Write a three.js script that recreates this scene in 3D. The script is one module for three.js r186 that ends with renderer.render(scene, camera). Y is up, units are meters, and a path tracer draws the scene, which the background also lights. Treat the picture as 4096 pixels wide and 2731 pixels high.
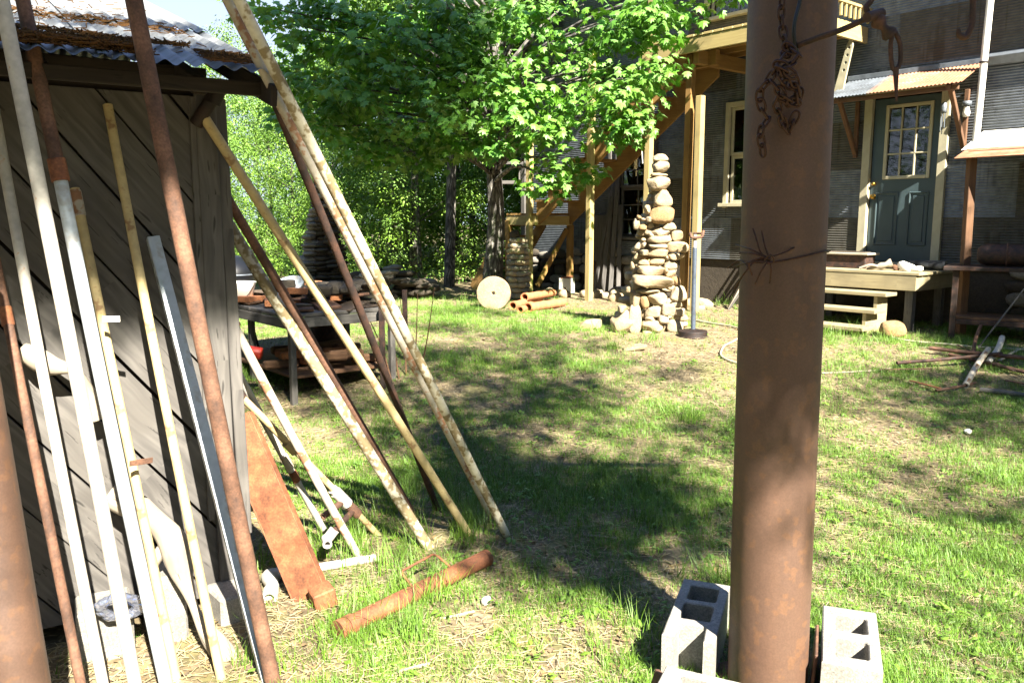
import * as THREE from 'three';
import { mergeGeometries, mergeVertices } from 'three/addons/utils/BufferGeometryUtils.js';
import { ConvexGeometry } from 'three/addons/geometries/ConvexGeometry.js';
import { ImprovedNoise } from 'three/addons/math/ImprovedNoise.js';

// ---------- camera, sky, sun, exposure ----------
const scene = new THREE.Scene();
const camera = new THREE.PerspectiveCamera(45.2, 1024 / 682, 0.05, 600);
camera.position.set(0, 1.7, 0);
camera.rotation.set(-THREE.MathUtils.degToRad(8.4), 0, 0);
const SUN = new THREE.Vector3(0.313, 0.656, 0.687).normalize();
{
  const w = 256, h = 128, d = new Float32Array(w * h * 4);
  for (let j = 0; j < h; j++) for (let i = 0; i < w; i++) {
    const el = Math.max(0, ((j + 0.5) / h - 0.5) * 2), k = Math.pow(1 - el, 2.2), o = (j * w + i) * 4;
    d[o] = 0.026 + 0.155 * k; d[o + 1] = 0.056 + 0.15 * k; d[o + 2] = 0.15 + 0.1 * k; d[o + 3] = 1;
  }
  const sky = new THREE.DataTexture(d, w, h, THREE.RGBAFormat, THREE.FloatType);
  sky.mapping = THREE.EquirectangularReflectionMapping; sky.magFilter = THREE.LinearFilter; sky.needsUpdate = true;
  scene.background = sky; scene.environment = sky;
}
const sun = new THREE.DirectionalLight(0xfff6e6, 5);
sun.target.position.set(0, 0, -8); sun.position.copy(SUN).multiplyScalar(60).add(sun.target.position); scene.add(sun, sun.target);
sun.castShadow = true; sun.shadow.mapSize.set(4096, 4096); sun.shadow.radius = 1;
Object.assign(sun.shadow.camera, { left: -30, right: 30, top: 30, bottom: -30, near: 1, far: 140 });
const renderer = new THREE.WebGLRenderer({ antialias: true });
renderer.toneMapping = THREE.LinearToneMapping; renderer.toneMappingExposure = 6.2;
renderer.shadowMap.enabled = true; renderer.setSize(1024, 682);

// ---------- helpers ----------
let seedState = 12345;
function R() { seedState |= 0; seedState = seedState + 0x6D2B79F5 | 0; let t = Math.imul(seedState ^ seedState >>> 15, 1 | seedState); t = t + Math.imul(t ^ t >>> 7, 61 | t) ^ t; return ((t ^ t >>> 14) >>> 0) / 4294967296; }
const rr = (a, b) => a + (b - a) * R();
const V = (x, y, z) => new THREE.Vector3(x, y, z);
const A = (p) => Array.isArray(p) ? V(p[0], p[1], p[2]) : p.clone();
const lerp = (a, b, t) => a + (b - a) * t;
const clamp = (x, a = 0, b = 1) => Math.min(b, Math.max(a, x));
const sstep = (a, b, x) => { const t = clamp((x - a) / (b - a)); return t * t * (3 - 2 * t); };
const perlin = new ImprovedNoise();
const groundBase = (d) => 0.45 * sstep(3.5, 9.5, d);
function groundY(x, z) { // z is three's; the yard rises gently towards the house
  const d = -z;
  return groundBase(d) + 0.02 * perlin.noise(x * 1.1, z * 1.1, 3.3) + 0.008 * perlin.noise(x * 4, z * 4, 7.7);
}
const used = {};
function numbered(n) { const k = used[n] = (used[n] ?? -1) + 1; return k ? `${n}_${String(k).padStart(3, '0')}` : n; }
function mark(o, label, category, group) { o.userData.label = label; o.userData.category = category; if (group) o.userData.group = group; return o; }
function thing(name, label, category, pos = [0, 0, 0], turn = 0, group) {
  const o = new THREE.Group(); o.name = numbered(name); o.position.set(...pos); o.rotation.y = turn; scene.add(o);
  return mark(o, label, category, group);
}
function part(parent, name, geo, material) {
  const m = new THREE.Mesh(geo, material); m.name = name; m.castShadow = m.receiveShadow = true; parent.add(m); return m;
}
function solo(name, label, category, geo, material, group) { const m = part(scene, numbered(name), geo, material); return mark(m, label, category, group); }
function sub(parent, name) { const g = new THREE.Group(); g.name = name; parent.add(g); return g; }

// ---------- textures ----------
const HASH = new Uint8Array(65536); for (let i = 0; i < 65536; i++) HASH[i] = R() * 256;
function tn(x, y, p, s = 0) { // tiling value noise, period p
  const xi = Math.floor(x), yi = Math.floor(y), fx = x - xi, fy = y - yi;
  const m = (a) => ((a % p) + p) % p, hh = (a, b) => HASH[(m(a) * 157 + m(b) * 269 + s * 7919) & 65535] / 255;
  const u = fx * fx * (3 - 2 * fx), v = fy * fy * (3 - 2 * fy);
  return lerp(lerp(hh(xi, yi), hh(xi + 1, yi), u), lerp(hh(xi, yi + 1), hh(xi + 1, yi + 1), u), v);
}
function fbm(x, y, p, s = 0, oct = 4) { let a = 0, w = 0.5, t = 0; for (let o = 0; o < oct; o++) { a += w * tn(x * p, y * p, p, s + o); t += w; w *= 0.5; p *= 2; } return a / t; }
const mixc = (a, b, t) => [lerp(a[0], b[0], t), lerp(a[1], b[1], t), lerp(a[2], b[2], t)];
function tex(w, h, fn, srgb = true) {
  const d = new Uint8Array(w * h * 4);
  for (let j = 0; j < h; j++) for (let i = 0; i < w; i++) { const c = fn(i / w, j / h), o = (j * w + i) * 4; for (let k = 0; k < 3; k++) d[o + k] = clamp(c[k], 0, 255); d[o + 3] = 255; }
  const t = new THREE.DataTexture(d, w, h); t.wrapS = t.wrapT = THREE.RepeatWrapping; t.magFilter = THREE.LinearFilter; t.minFilter = THREE.LinearMipmapLinearFilter;
  if (srgb) t.colorSpace = THREE.SRGBColorSpace; t.needsUpdate = true; return t;
}
function M(map, o = {}) { // map repeats every o.size metres
  const { size, bump, bumpScale, ...rest } = o;
  if (map && size) { map = map.clone(); map.repeat.set(1 / size, 1 / size); map.needsUpdate = true; }
  const p = { map, roughness: 0.85, ...rest };
  if (bump) { let b = bump; if (size) { b = bump.clone(); b.repeat.set(1 / size, 1 / size); b.needsUpdate = true; } p.bumpMap = b; p.bumpScale = bumpScale ?? 0.002; }
  return new THREE.MeshStandardMaterial(p);
}
const grey = (v) => [v * 255, v * 255, v * 255];
const T = {};
T.grain = tex(256, 256, (x, y) => grey(0.5 * fbm(x, y, 8, 40) + 0.5 * fbm(x, y, 40, 44, 3)), false);
const rustTex = (dark, mid, lite, s) => tex(256, 256, (x, y) => {
  const a = fbm(x, y, 3, s), b = fbm(x, y, 12, s + 9), c = fbm(x, y, 60, s + 17, 2);
  let k = mixc(dark, mid, sstep(0.3, 0.55, a * 0.6 + b * 0.4)); k = mixc(k, lite, sstep(0.52, 0.72, b * 0.55 + a * 0.45));
  const g = 0.82 + 0.36 * c; return [k[0] * g, k[1] * g, k[2] * g];
});
T.rustPole = tex(512, 512, (x, y) => { const a = fbm(x, y, 3, 3), s = tn(x * 26, y * 3, 26, 5), b = fbm(x, y, 30, 7, 3), c = tn(x * 230, y * 230, 230, 9); let k = mixc([74, 57, 48], [92, 68, 53], clamp(a * 0.7 + s * 0.3)); k = mixc(k, [112, 78, 50], sstep(0.6, 0.75, b) * 0.35); const g = 0.94 + 0.12 * c; return k.map((v) => v * g); });
T.rust = rustTex([70, 50, 39], [97, 69, 53], [114, 82, 63], 23);
T.rustOrange = rustTex([94, 57, 36], [124, 77, 49], [138, 91, 59], 31);
T.rustDark = rustTex([38, 28, 24], [62, 42, 33], [88, 58, 42], 51);
const galvTex = (base, spot, amount, s) => tex(256, 512, (x, y) => {
  const a = fbm(x, y, 5, s), b = fbm(x, y, 24, s + 5, 3), c = fbm(x, y, 2, s + 11);
  const t = sstep(1 - amount, 1 - amount + 0.14, a * 0.55 + b * 0.45 + (c - 0.5) * 0.3);
  const k = mixc(base, spot, t), g = 0.9 + 0.2 * b; return [k[0] * g, k[1] * g, k[2] * g];
});
T.galv = galvTex([176, 172, 163], [156, 126, 100], 0.36, 61);
T.galvRust = galvTex([170, 163, 149], [134, 98, 72], 0.45, 71);
T.galvBlue = galvTex([172, 181, 188], [150, 151, 149], 0.45, 75);
T.tan = galvTex([178, 160, 116], [134, 108, 76], 0.4, 81);
T.mossy = galvTex([196, 190, 170], [126, 112, 82], 0.47, 91);
const woodTex = (a, b, c, s, streak = 1) => tex(256, 512, (x, y) => {
  const w = 0.06 * fbm(x, y, 3, s + 30), f = tn((x + w) * 48, y * 3, 48, s), g = tn((x + w) * 110, y * 6, 110, s + 3), l = fbm(x, y, 3, s + 7);
  let k = mixc(a, b, clamp(f * 0.6 + g * 0.4)); k = mixc(k, c, sstep(0.45, 0.8, l) * 0.6);
  const cr = 1 - 0.45 * streak * sstep(0.86, 0.97, g) * sstep(0.3, 0.6, l); return [k[0] * cr, k[1] * cr, k[2] * cr];
});
T.woodGrey = woodTex([68, 66, 64], [104, 101, 97], [80, 77, 73], 101);
T.woodBleach = woodTex([134, 125, 110], [166, 158, 143], [120, 109, 94], 111);
T.lumber = woodTex([150, 133, 86], [172, 157, 108], [134, 121, 82], 121, 0.3);
T.lumberPale = woodTex([136, 125, 94], [158, 147, 114], [122, 113, 88], 125, 0.4);
T.lumberOchre = woodTex([126, 95, 48], [146, 115, 64], [110, 82, 43], 131, 0.3);
T.woodBrown = woodTex([82, 58, 40], [112, 82, 58], [70, 50, 38], 141);
T.bark = tex(256, 256, (x, y) => {
  const w = 0.12 * fbm(x, y, 4, 151), f = Math.abs(tn((x + w) * 14, y * 3, 14, 153) - 0.5) * 2, g = fbm(x, y, 24, 157, 2);
  const k = mixc([50, 48, 45], [142, 138, 130], clamp(f * 1.2)); return k.map((v) => v * (0.8 + 0.4 * g));
});
const tinTex = (base, rust, s) => tex(512, 256, (x, y) => {
  const a = fbm(x, y, 4, s), b = fbm(x, y, 20, s + 5, 3), st = tn(x * 60, y * 2, 60, s + 9);
  const k = mixc(base, rust, sstep(0.52, 0.8, a * 0.6 + st * 0.4)); const g = 0.84 + 0.32 * b; return k.map((v) => v * g);
});
T.tinA = tinTex([88, 94, 100], [68, 71, 74], 161); T.tinB = tinTex([74, 73, 68], [58, 53, 44], 171);
T.tinC = tinTex([100, 107, 115], [80, 85, 90], 181); T.tinRoof = tinTex([124, 127, 128], [98, 97, 93], 186); T.tinRust = tinTex([138, 92, 68], [164, 124, 98], 191);
T.stone = tex(256, 256, (x, y) => {
  const a = fbm(x, y, 3, 201), b = fbm(x, y, 16, 205), c = fbm(x, y, 70, 209, 2);
  const k = mixc([122, 108, 86], [158, 146, 122], clamp(a * 0.5 + b * 0.6)); return k.map((v) => v * (0.8 + 0.4 * c));
});
T.stoneGrey = tex(256, 256, (x, y) => {
  const a = fbm(x, y, 3, 211), b = fbm(x, y, 18, 215), c = fbm(x, y, 70, 219, 2);
  const k = mixc([94, 90, 83], [140, 135, 125], clamp(a * 0.5 + b * 0.6)); return k.map((v) => v * (0.8 + 0.4 * c));
});
T.concrete = tex(256, 256, (x, y) => { const a = fbm(x, y, 4, 221), c = fbm(x, y, 64, 225, 2), p = tn(x * 90, y * 90, 90, 229) > 0.9 ? 0.78 : 1; return mixc([116, 114, 109], [144, 141, 133], a).map((v) => v * (0.82 + 0.36 * c) * p); });
T.terracotta = tex(256, 256, (x, y) => { const a = fbm(x, y, 4, 231), c = fbm(x, y, 40, 235, 2); return mixc([148, 92, 58], [182, 124, 84], a).map((v) => v * (0.86 + 0.28 * c)); });
T.dirt = tex(1024, 1024, (x, y) => {
  const a = fbm(x, y, 5, 241), b = fbm(x, y, 22, 245), c = tn(x * 200, y * 60, 200, 249), e = tn(x * 70, y * 190, 190, 251), f = fbm(x, y, 120, 253, 2);
  let k = mixc([78, 67, 48], [128, 116, 88], clamp(b * 0.8 + (a - 0.5) * 0.7));
  k = mixc(k, [164, 147, 114], sstep(0.72, 0.9, Math.max(c, e)) * 0.6); k = mixc(k, [88, 92, 44], sstep(0.5, 0.68, fbm(x, y, 9, 257)) * 0.45);
  return k.map((v) => v * (0.75 + 0.5 * f));
});
T.plain = tex(128, 128, (x, y) => grey(0.86 + 0.14 * fbm(x, y, 6, 261)));

const mt = {
  rustPole: M(T.rustPole, { size: 0.9, roughness: 0.58, bump: T.grain, bumpScale: 0.0012 }),
  rust: M(T.rust, { size: 0.35, roughness: 0.8, bump: T.grain, bumpScale: 0.001 }),
  rustOrange: M(T.rustOrange, { size: 0.4, roughness: 0.8, bump: T.grain, bumpScale: 0.001 }),
  rustDark: M(T.rustDark, { size: 0.3, roughness: 0.75, bump: T.grain, bumpScale: 0.001 }),
  galv: M(T.galv, { size: 0.4, roughness: 0.6, bump: T.grain, bumpScale: 0.0006 }),
  galvRust: M(T.galvRust, { size: 0.4, roughness: 0.7, bump: T.grain, bumpScale: 0.001 }),
  galvBlue: M(T.galvBlue, { size: 0.6, roughness: 0.5, metalness: 0.15 }),
  tan: M(T.tan, { size: 0.4, roughness: 0.75, bump: T.grain, bumpScale: 0.0008 }),
  mossy: M(T.mossy, { size: 0.45, roughness: 0.85, bump: T.grain, bumpScale: 0.0012 }),
  woodGrey: M(T.woodGrey, { size: 0.7, roughness: 0.95, bump: T.woodGrey, bumpScale: 0.003 }),
  woodBleach: M(T.woodBleach, { size: 0.6, roughness: 0.95, bump: T.woodBleach, bumpScale: 0.004 }),
  lumber: M(T.lumber, { size: 0.8, roughness: 0.85 }),
  lumberPale: M(T.lumberPale, { size: 0.8, roughness: 0.9 }),
  lumberOchre: M(T.lumberOchre, { size: 0.8, roughness: 0.85 }),
  woodBrown: M(T.woodBrown, { size: 0.6, roughness: 0.9 }),
  bark: M(T.bark, { size: 0.55, roughness: 1, bump: T.bark, bumpScale: 0.03 }),
  tinA: M(T.tinA, { size: 1.3, roughness: 0.55, metalness: 0.35 }), tinB: M(T.tinB, { size: 1.3, roughness: 0.65, metalness: 0.2 }),
  tinRoof: M(T.tinRoof, { size: 1.1, roughness: 0.6, metalness: 0.1 }), tinC: M(T.tinC, { size: 1.3, roughness: 0.5, metalness: 0.4 }), tinRust: M(T.tinRust, { size: 0.9, roughness: 0.8 }),
  stone: M(T.stone, { size: 0.35, roughness: 0.95, bump: T.grain, bumpScale: 0.006 }),
  stonePale: M(T.stone, { size: 0.3, roughness: 0.95, color: 0xfff8ee, bump: T.grain, bumpScale: 0.006 }),
  stoneWarm: M(T.stone, { size: 0.4, roughness: 0.95, color: 0xf0d8b8, bump: T.grain, bumpScale: 0.006 }),
  stoneGrey: M(T.stoneGrey, { size: 0.35, roughness: 0.95, bump: T.grain, bumpScale: 0.006 }),
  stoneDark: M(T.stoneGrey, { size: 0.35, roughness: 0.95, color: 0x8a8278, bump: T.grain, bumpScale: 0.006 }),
  concrete: M(T.concrete, { size: 0.3, roughness: 0.98, bump: T.concrete, bumpScale: 0.003 }),
  terracotta: M(T.terracotta, { size: 0.3, roughness: 0.85 }),
  white: M(T.plain, { size: 0.5, roughness: 0.55, color: 0xe4e2d8 }),
  cream: M(T.plain, { size: 0.5, roughness: 0.6, color: 0xb0aa90 }),
  door: M(T.plain, { size: 0.8, roughness: 0.45, color: 0x3f4f54 }),
  black: M(T.plain, { size: 0.3, roughness: 0.35, color: 0x15171a }),
  darkIron: M(T.rustDark, { size: 0.3, roughness: 0.7, color: 0x9a9088 }),
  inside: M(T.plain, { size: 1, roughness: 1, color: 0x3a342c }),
  slate: M(T.stoneGrey, { size: 0.3, roughness: 0.8, color: 0x8c7a6c }),
  red: M(T.plain, { size: 0.2, roughness: 0.5, color: 0xb03020 }),
  rope: M(T.woodBleach, { size: 0.1, roughness: 0.95 }),
  woodDark: M(T.woodGrey, { size: 0.6, roughness: 1, color: 0x8a7c70 }),
  litter: M(T.woodBleach, { size: 0.3, roughness: 1, color: 0xac7c42 }),
};
mt.glass = new THREE.MeshPhysicalMaterial({ color: 0xffffff, roughness: 0.03, transmission: 1, thickness: 0, ior: 1.5 });
mt.foil = new THREE.MeshPhysicalMaterial({ color: 0xb8c0d8, roughness: 0.12, metalness: 0.85 });
const leafMat = (r, g, b, tr = 0.35) => { const m = new THREE.MeshPhysicalMaterial({ roughness: 0.55, transmission: tr, thickness: 0, side: THREE.DoubleSide }); m.color.setRGB(r, g, b); return m; };
mt.leafMaple = leafMat(0.115, 0.275, 0.015, 0.42); mt.leafBright = leafMat(0.16, 0.285, 0.02, 0.42); mt.leafShade = leafMat(0.07, 0.17, 0.02, 0.2);
mt.grass = leafMat(0.13, 0.24, 0.02, 0.25); mt.deadLeaf = M(null, { roughness: 1 }); mt.deadLeaf.color.setRGB(0.17, 0.115, 0.06); mt.straw = M(null, { roughness: 1 }); mt.straw.color.setRGB(0.33, 0.265, 0.155);

// ---------- geometry ----------
function boxUV(g, long = 'y', off) { // uv in metres, v along the long axis
  g = g.index ? g.toNonIndexed() : g; const p = g.attributes.position, n = p.count, uv = new Float32Array(n * 2);
  const ou = off ?? R() * 3, ov = R() * 3, a = V(0, 0, 0), b = V(0, 0, 0), c = V(0, 0, 0);
  for (let i = 0; i < n; i += 3) {
    a.fromBufferAttribute(p, i); b.fromBufferAttribute(p, i + 1).sub(a); c.fromBufferAttribute(p, i + 2).sub(a); b.cross(c);
    const ax = Math.abs(b.x), ay = Math.abs(b.y), az = Math.abs(b.z), d = ax > ay && ax > az ? 'x' : ay > az ? 'y' : 'z';
    const rest = ['x', 'y', 'z'].filter((k) => k !== d), v = rest.includes(long) ? long : rest[1], u = rest.find((k) => k !== v);
    for (let k = 0; k < 3; k++) { a.fromBufferAttribute(p, i + k); uv[(i + k) * 2] = a[u] + ou; uv[(i + k) * 2 + 1] = a[v] + ov; }
  }
  g.setAttribute('uv', new THREE.BufferAttribute(uv, 2)); if (!g.attributes.normal) g.computeVertexNormals(); return g;
}
const boxCache = {};
function box(w, h, d, c = 0.004, long) { // chamfered box, centred
  c = Math.min(c, w * 0.3, h * 0.3, d * 0.3); long = long ?? (w >= h && w >= d ? 'x' : h >= d ? 'y' : 'z');
  const key = [w, h, d, c, long].map((k) => k.toFixed ? k.toFixed(4) : k).join(); if (boxCache[key]) return boxCache[key];
  const pts = [];
  for (const x of [-1, 1]) for (const y of [-1, 1]) for (const z of [-1, 1]) {
    pts.push(V(x * w / 2, y * (h / 2 - c), z * (d / 2 - c)), V(x * (w / 2 - c), y * h / 2, z * (d / 2 - c)), V(x * (w / 2 - c), y * (h / 2 - c), z * d / 2));
  }
  return boxCache[key] = boxUV(new ConvexGeometry(pts), long);
}
function put(parent, name, geo, material, x, y, z, rx = 0, ry = 0, rz = 0) { const m = part(parent, name, geo, material); m.position.set(x, y, z); m.rotation.set(rx, ry, rz); return m; }
function moved(g, x, y, z, rx = 0, ry = 0, rz = 0, s = 1) { const m = new THREE.Matrix4().compose(V(x, y, z), new THREE.Quaternion().setFromEuler(new THREE.Euler(rx, ry, rz)), typeof s === 'number' ? V(s, s, s) : s); return g.clone().applyMatrix4(m); }
function clean(g) { g = g.index ? g.toNonIndexed() : g; for (const k of Object.keys(g.attributes)) if (!['position', 'normal', 'uv'].includes(k)) g.deleteAttribute(k); return g; }
const merge = (list) => mergeGeometries(list.map(clean));
function beam(parent, name, p, q, w, d, material, up = V(0, 1, 0)) { // a board from p to q
  p = A(p); q = A(q); const L = p.distanceTo(q), m = part(parent, name, box(w, L, d, 0.004, 'y'), material);
  const y = q.clone().sub(p).normalize(), x = y.clone().cross(up); if (x.lengthSq() < 1e-4) x.set(1, 0, 0); x.normalize(); const z = x.clone().cross(y);
  m.quaternion.setFromRotationMatrix(new THREE.Matrix4().makeBasis(x, y, z)); m.position.copy(p).add(q).multiplyScalar(0.5); return m;
}
function sweep(pts, rad, seg = 12, { inner = 0, caps = true } = {}) { // round bar or hollow pipe along a polyline, uv in metres
  pts = pts.map(A); const n = pts.length, r = (i) => typeof rad === 'number' ? rad : typeof rad === 'function' ? rad(i / (n - 1)) : rad[i];
  const tang = pts.map((p, i) => (i === n - 1 ? p.clone().sub(pts[i - 1]) : i === 0 ? pts[1].clone().sub(p) : pts[i + 1].clone().sub(pts[i - 1])).normalize());
  let nx = Math.abs(tang[0].y) < 0.9 ? V(0, 1, 0) : V(1, 0, 0); const pos = [], nor = [], uv = [], idx = []; let len = 0; const ov = R() * 3;
  const rings = [];
  for (let i = 0; i < n; i++) {
    nx = nx.clone().sub(tang[i].clone().multiplyScalar(nx.dot(tang[i]))).normalize(); const bx = tang[i].clone().cross(nx); if (i) len += pts[i].distanceTo(pts[i - 1]); rings.push([nx.clone(), bx, len]);
  }
  const shell = (k, flip) => {
    const base = pos.length / 3;
    for (let i = 0; i < n; i++) for (let j = 0; j <= seg; j++) {
      const a = j / seg * Math.PI * 2, d = rings[i][0].clone().multiplyScalar(Math.cos(a)).addScaledVector(rings[i][1], Math.sin(a)), R0 = r(i) * k;
      pos.push(pts[i].x + d.x * R0, pts[i].y + d.y * R0, pts[i].z + d.z * R0); nor.push(d.x * flip, d.y * flip, d.z * flip); uv.push(j / seg * Math.PI * 2 * r(0), rings[i][2] + ov);
    }
    for (let i = 0; i < n - 1; i++) for (let j = 0; j < seg; j++) { const a = base + i * (seg + 1) + j, b = a + seg + 1; flip > 0 ? idx.push(a, a + 1, b, b, a + 1, b + 1) : idx.push(a, b, a + 1, b, b + 1, a + 1); }
  };
  shell(1, 1); if (inner) shell(inner, -1);
  if (caps) for (const e of [0, n - 1]) {
    const s = e ? 1 : -1, t = tang[e], base = pos.length / 3;
    for (let j = 0; j <= seg; j++) for (const k of [inner, 1]) {
      const a = j / seg * Math.PI * 2, d = rings[e][0].clone().multiplyScalar(Math.cos(a)).addScaledVector(rings[e][1], Math.sin(a)), R0 = r(e) * k;
      pos.push(pts[e].x + d.x * R0, pts[e].y + d.y * R0, pts[e].z + d.z * R0); nor.push(t.x * s, t.y * s, t.z * s); uv.push(d.dot(V(1, 0, 0)) * R0, d.dot(V(0, 1, 0.4)) * R0);
    }
    for (let j = 0; j < seg; j++) { const a = base + j * 2; s > 0 ? idx.push(a, a + 1, a + 2, a + 1, a + 3, a + 2) : idx.push(a, a + 2, a + 1, a + 1, a + 2, a + 3); }
  }
  const g = new THREE.BufferGeometry(); g.setAttribute('position', new THREE.Float32BufferAttribute(pos, 3)); g.setAttribute('normal', new THREE.Float32BufferAttribute(nor, 3)); g.setAttribute('uv', new THREE.Float32BufferAttribute(uv, 2)); g.setIndex(idx); return g;
}
function curve(pts, n) { return new THREE.CatmullRomCurve3(pts.map(A)).getPoints(n); }
function along(p, q, n, bow = 0) { p = A(p); q = A(q); const o = []; const side = V(rr(-1, 1), rr(-0.2, 0.2), rr(-1, 1)).normalize(); for (let i = 0; i <= n; i++) { const t = i / n; o.push(p.clone().lerp(q, t).addScaledVector(side, bow * Math.sin(Math.PI * t))); } return o; }
function lathe(pts, seg = 24) { const g = new THREE.LatheGeometry(pts.map((p) => new THREE.Vector2(p[0], p[1])), seg); const uv = g.attributes.uv, R0 = Math.max(...pts.map((p) => p[0])); for (let i = 0; i < uv.count; i++) uv.setXY(i, uv.getX(i) * 6.28 * R0, g.attributes.position.getY(i) + 0.3); return g; }
const stones = []; // shared stone shapes, half size 1
for (let s = 0; s < 10; s++) {
  let g = new THREE.IcosahedronGeometry(1, 4); g.deleteAttribute('uv'); g.deleteAttribute('normal'); g = mergeVertices(g, 1e-4);
  const p = g.attributes.position, v = V(0, 0, 0), e = [0.55, 0.7, 0.62, 0.8, 0.5][s % 5], uv = new Float32Array(p.count * 2);
  const cuts = []; for (let k = 0; k < 5; k++) cuts.push([V(rr(-1, 1), rr(-1, 1), rr(-1, 1)).normalize(), rr(0.56, 0.84)]);
  for (let i = 0; i < p.count; i++) {
    v.fromBufferAttribute(p, i); const sg = (q) => Math.sign(q) * Math.pow(Math.abs(q), e); v.set(sg(v.x), sg(v.y), sg(v.z)).multiplyScalar(0.9);
    for (const [nn, dd] of cuts) { const k = v.dot(nn) - dd; if (k > 0) v.addScaledVector(nn, -k * 0.85); }
    v.multiplyScalar(1 + 0.1 * perlin.noise(v.x * 1.4 + s * 7, v.y * 1.4, v.z * 1.4) + 0.04 * perlin.noise(v.x * 4 + s * 3, v.y * 4, v.z * 4));
    p.setXYZ(i, v.x, v.y, v.z); uv[i * 2] = (v.x + 0.6 * v.z) * 0.12 + s; uv[i * 2 + 1] = (v.y + 0.35 * v.z) * 0.12;
  }
  g.setAttribute('uv', new THREE.BufferAttribute(uv, 2)); g.computeVertexNormals(); stones.push(g);
}
const smallStones = stones.map((s, i) => { let g = new THREE.IcosahedronGeometry(1, 2); g.deleteAttribute('uv'); g.deleteAttribute('normal'); g = mergeVertices(g, 1e-4); const p = g.attributes.position, v = V(0, 0, 0), uv = new Float32Array(p.count * 2); for (let k = 0; k < p.count; k++) { v.fromBufferAttribute(p, k).multiplyScalar(1 + 0.25 * perlin.noise(v.x * 1.2 + i * 5, v.y * 1.2, v.z * 1.2)); v.y = Math.sign(v.y) * Math.pow(Math.abs(v.y), 0.7); p.setXYZ(k, v.x, v.y, v.z); uv[k * 2] = v.x * 0.1 + i; uv[k * 2 + 1] = (v.y + v.z) * 0.1; } g.setAttribute('uv', new THREE.BufferAttribute(uv, 2)); g.computeVertexNormals(); return g; });
function stone(parent, name, at, size, material, tilt = 0, k, small) {
  const list = small ? smallStones : stones, m = part(parent, name, list[k ?? Math.floor(R() * list.length)], material);
  m.position.copy(A(at)); m.scale.set(size[0] / 2, size[1] / 2, size[2] / 2); m.rotation.set(rr(-0.1, 0.1), rr(-0.35, 0.35), tilt); return m;
}
function corrugated(w, h, pitch, amp, seg = 6) { // ridges run along x, stacked up y, facing +z, origin at lower left
  const n = Math.max(2, Math.round(h / pitch * seg)), pos = [], uv = [], idx = [], ou = R() * 2, ov = R() * 2, cols = 3;
  for (let j = 0; j <= n; j++) for (let i = 0; i <= cols; i++) { const y = h * j / n, x = w * i / cols; pos.push(x, y, amp * Math.sin(y / pitch * Math.PI * 2)); uv.push(x + ou, y + ov); }
  for (let j = 0; j < n; j++) for (let i = 0; i < cols; i++) { const a = j * (cols + 1) + i, b = a + cols + 1; idx.push(a, a + 1, b, b, a + 1, b + 1); }
  const g = new THREE.BufferGeometry(); g.setAttribute('position', new THREE.Float32BufferAttribute(pos, 3)); g.setAttribute('uv', new THREE.Float32BufferAttribute(uv, 2)); g.setIndex(idx); g.computeVertexNormals(); return g;
}
function poly(points, depth, holes = [], bevel = 0.002) { // flat plate cut from an outline in the xy plane
  const s = new THREE.Shape(points.map((p) => new THREE.Vector2(p[0], p[1]))); s.holes = holes;
  return boxUV(new THREE.ExtrudeGeometry(s, { depth, bevelEnabled: bevel > 0, bevelSize: bevel, bevelThickness: bevel, bevelSegments: 1, steps: 1, curveSegments: 10 }), 'x');
}

// ---------- the yard ----------
{
  const xs = [], zs = []; for (let x = -10; x <= 12; x += 0.14) xs.push(x); for (let k = 1; k < 14; k++) { xs.unshift(-10 - 1.2 * k * k); xs.push(12 + 1.2 * k * k); }
  for (let z = 6; z >= -20; z -= 0.14) zs.push(z); for (let k = 1; k < 14; k++) { zs.unshift(6 + 1.2 * k * k); zs.push(-20 - 1.3 * k * k); }
  const pos = [], uv = [], idx = []; for (const z of zs) for (const x of xs) { pos.push(x, groundY(x, z), z); uv.push(x, z); }
  const n = xs.length; for (let j = 0; j < zs.length - 1; j++) for (let i = 0; i < n - 1; i++) { const a = j * n + i, b = a + n; idx.push(a, b, a + 1, b, b + 1, a + 1); }
  const g = new THREE.BufferGeometry(); g.setAttribute('position', new THREE.Float32BufferAttribute(pos, 3)); g.setAttribute('uv', new THREE.Float32BufferAttribute(uv, 2)); g.setIndex(idx); g.computeVertexNormals();
  const m = part(scene, 'ground', g, M(T.dirt, { size: 2.3, roughness: 1, bump: T.dirt, bumpScale: 0.012 })); m.userData.kind = 'structure'; m.userData.label = 'bare tan soil of the yard between the grass';
}

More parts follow.
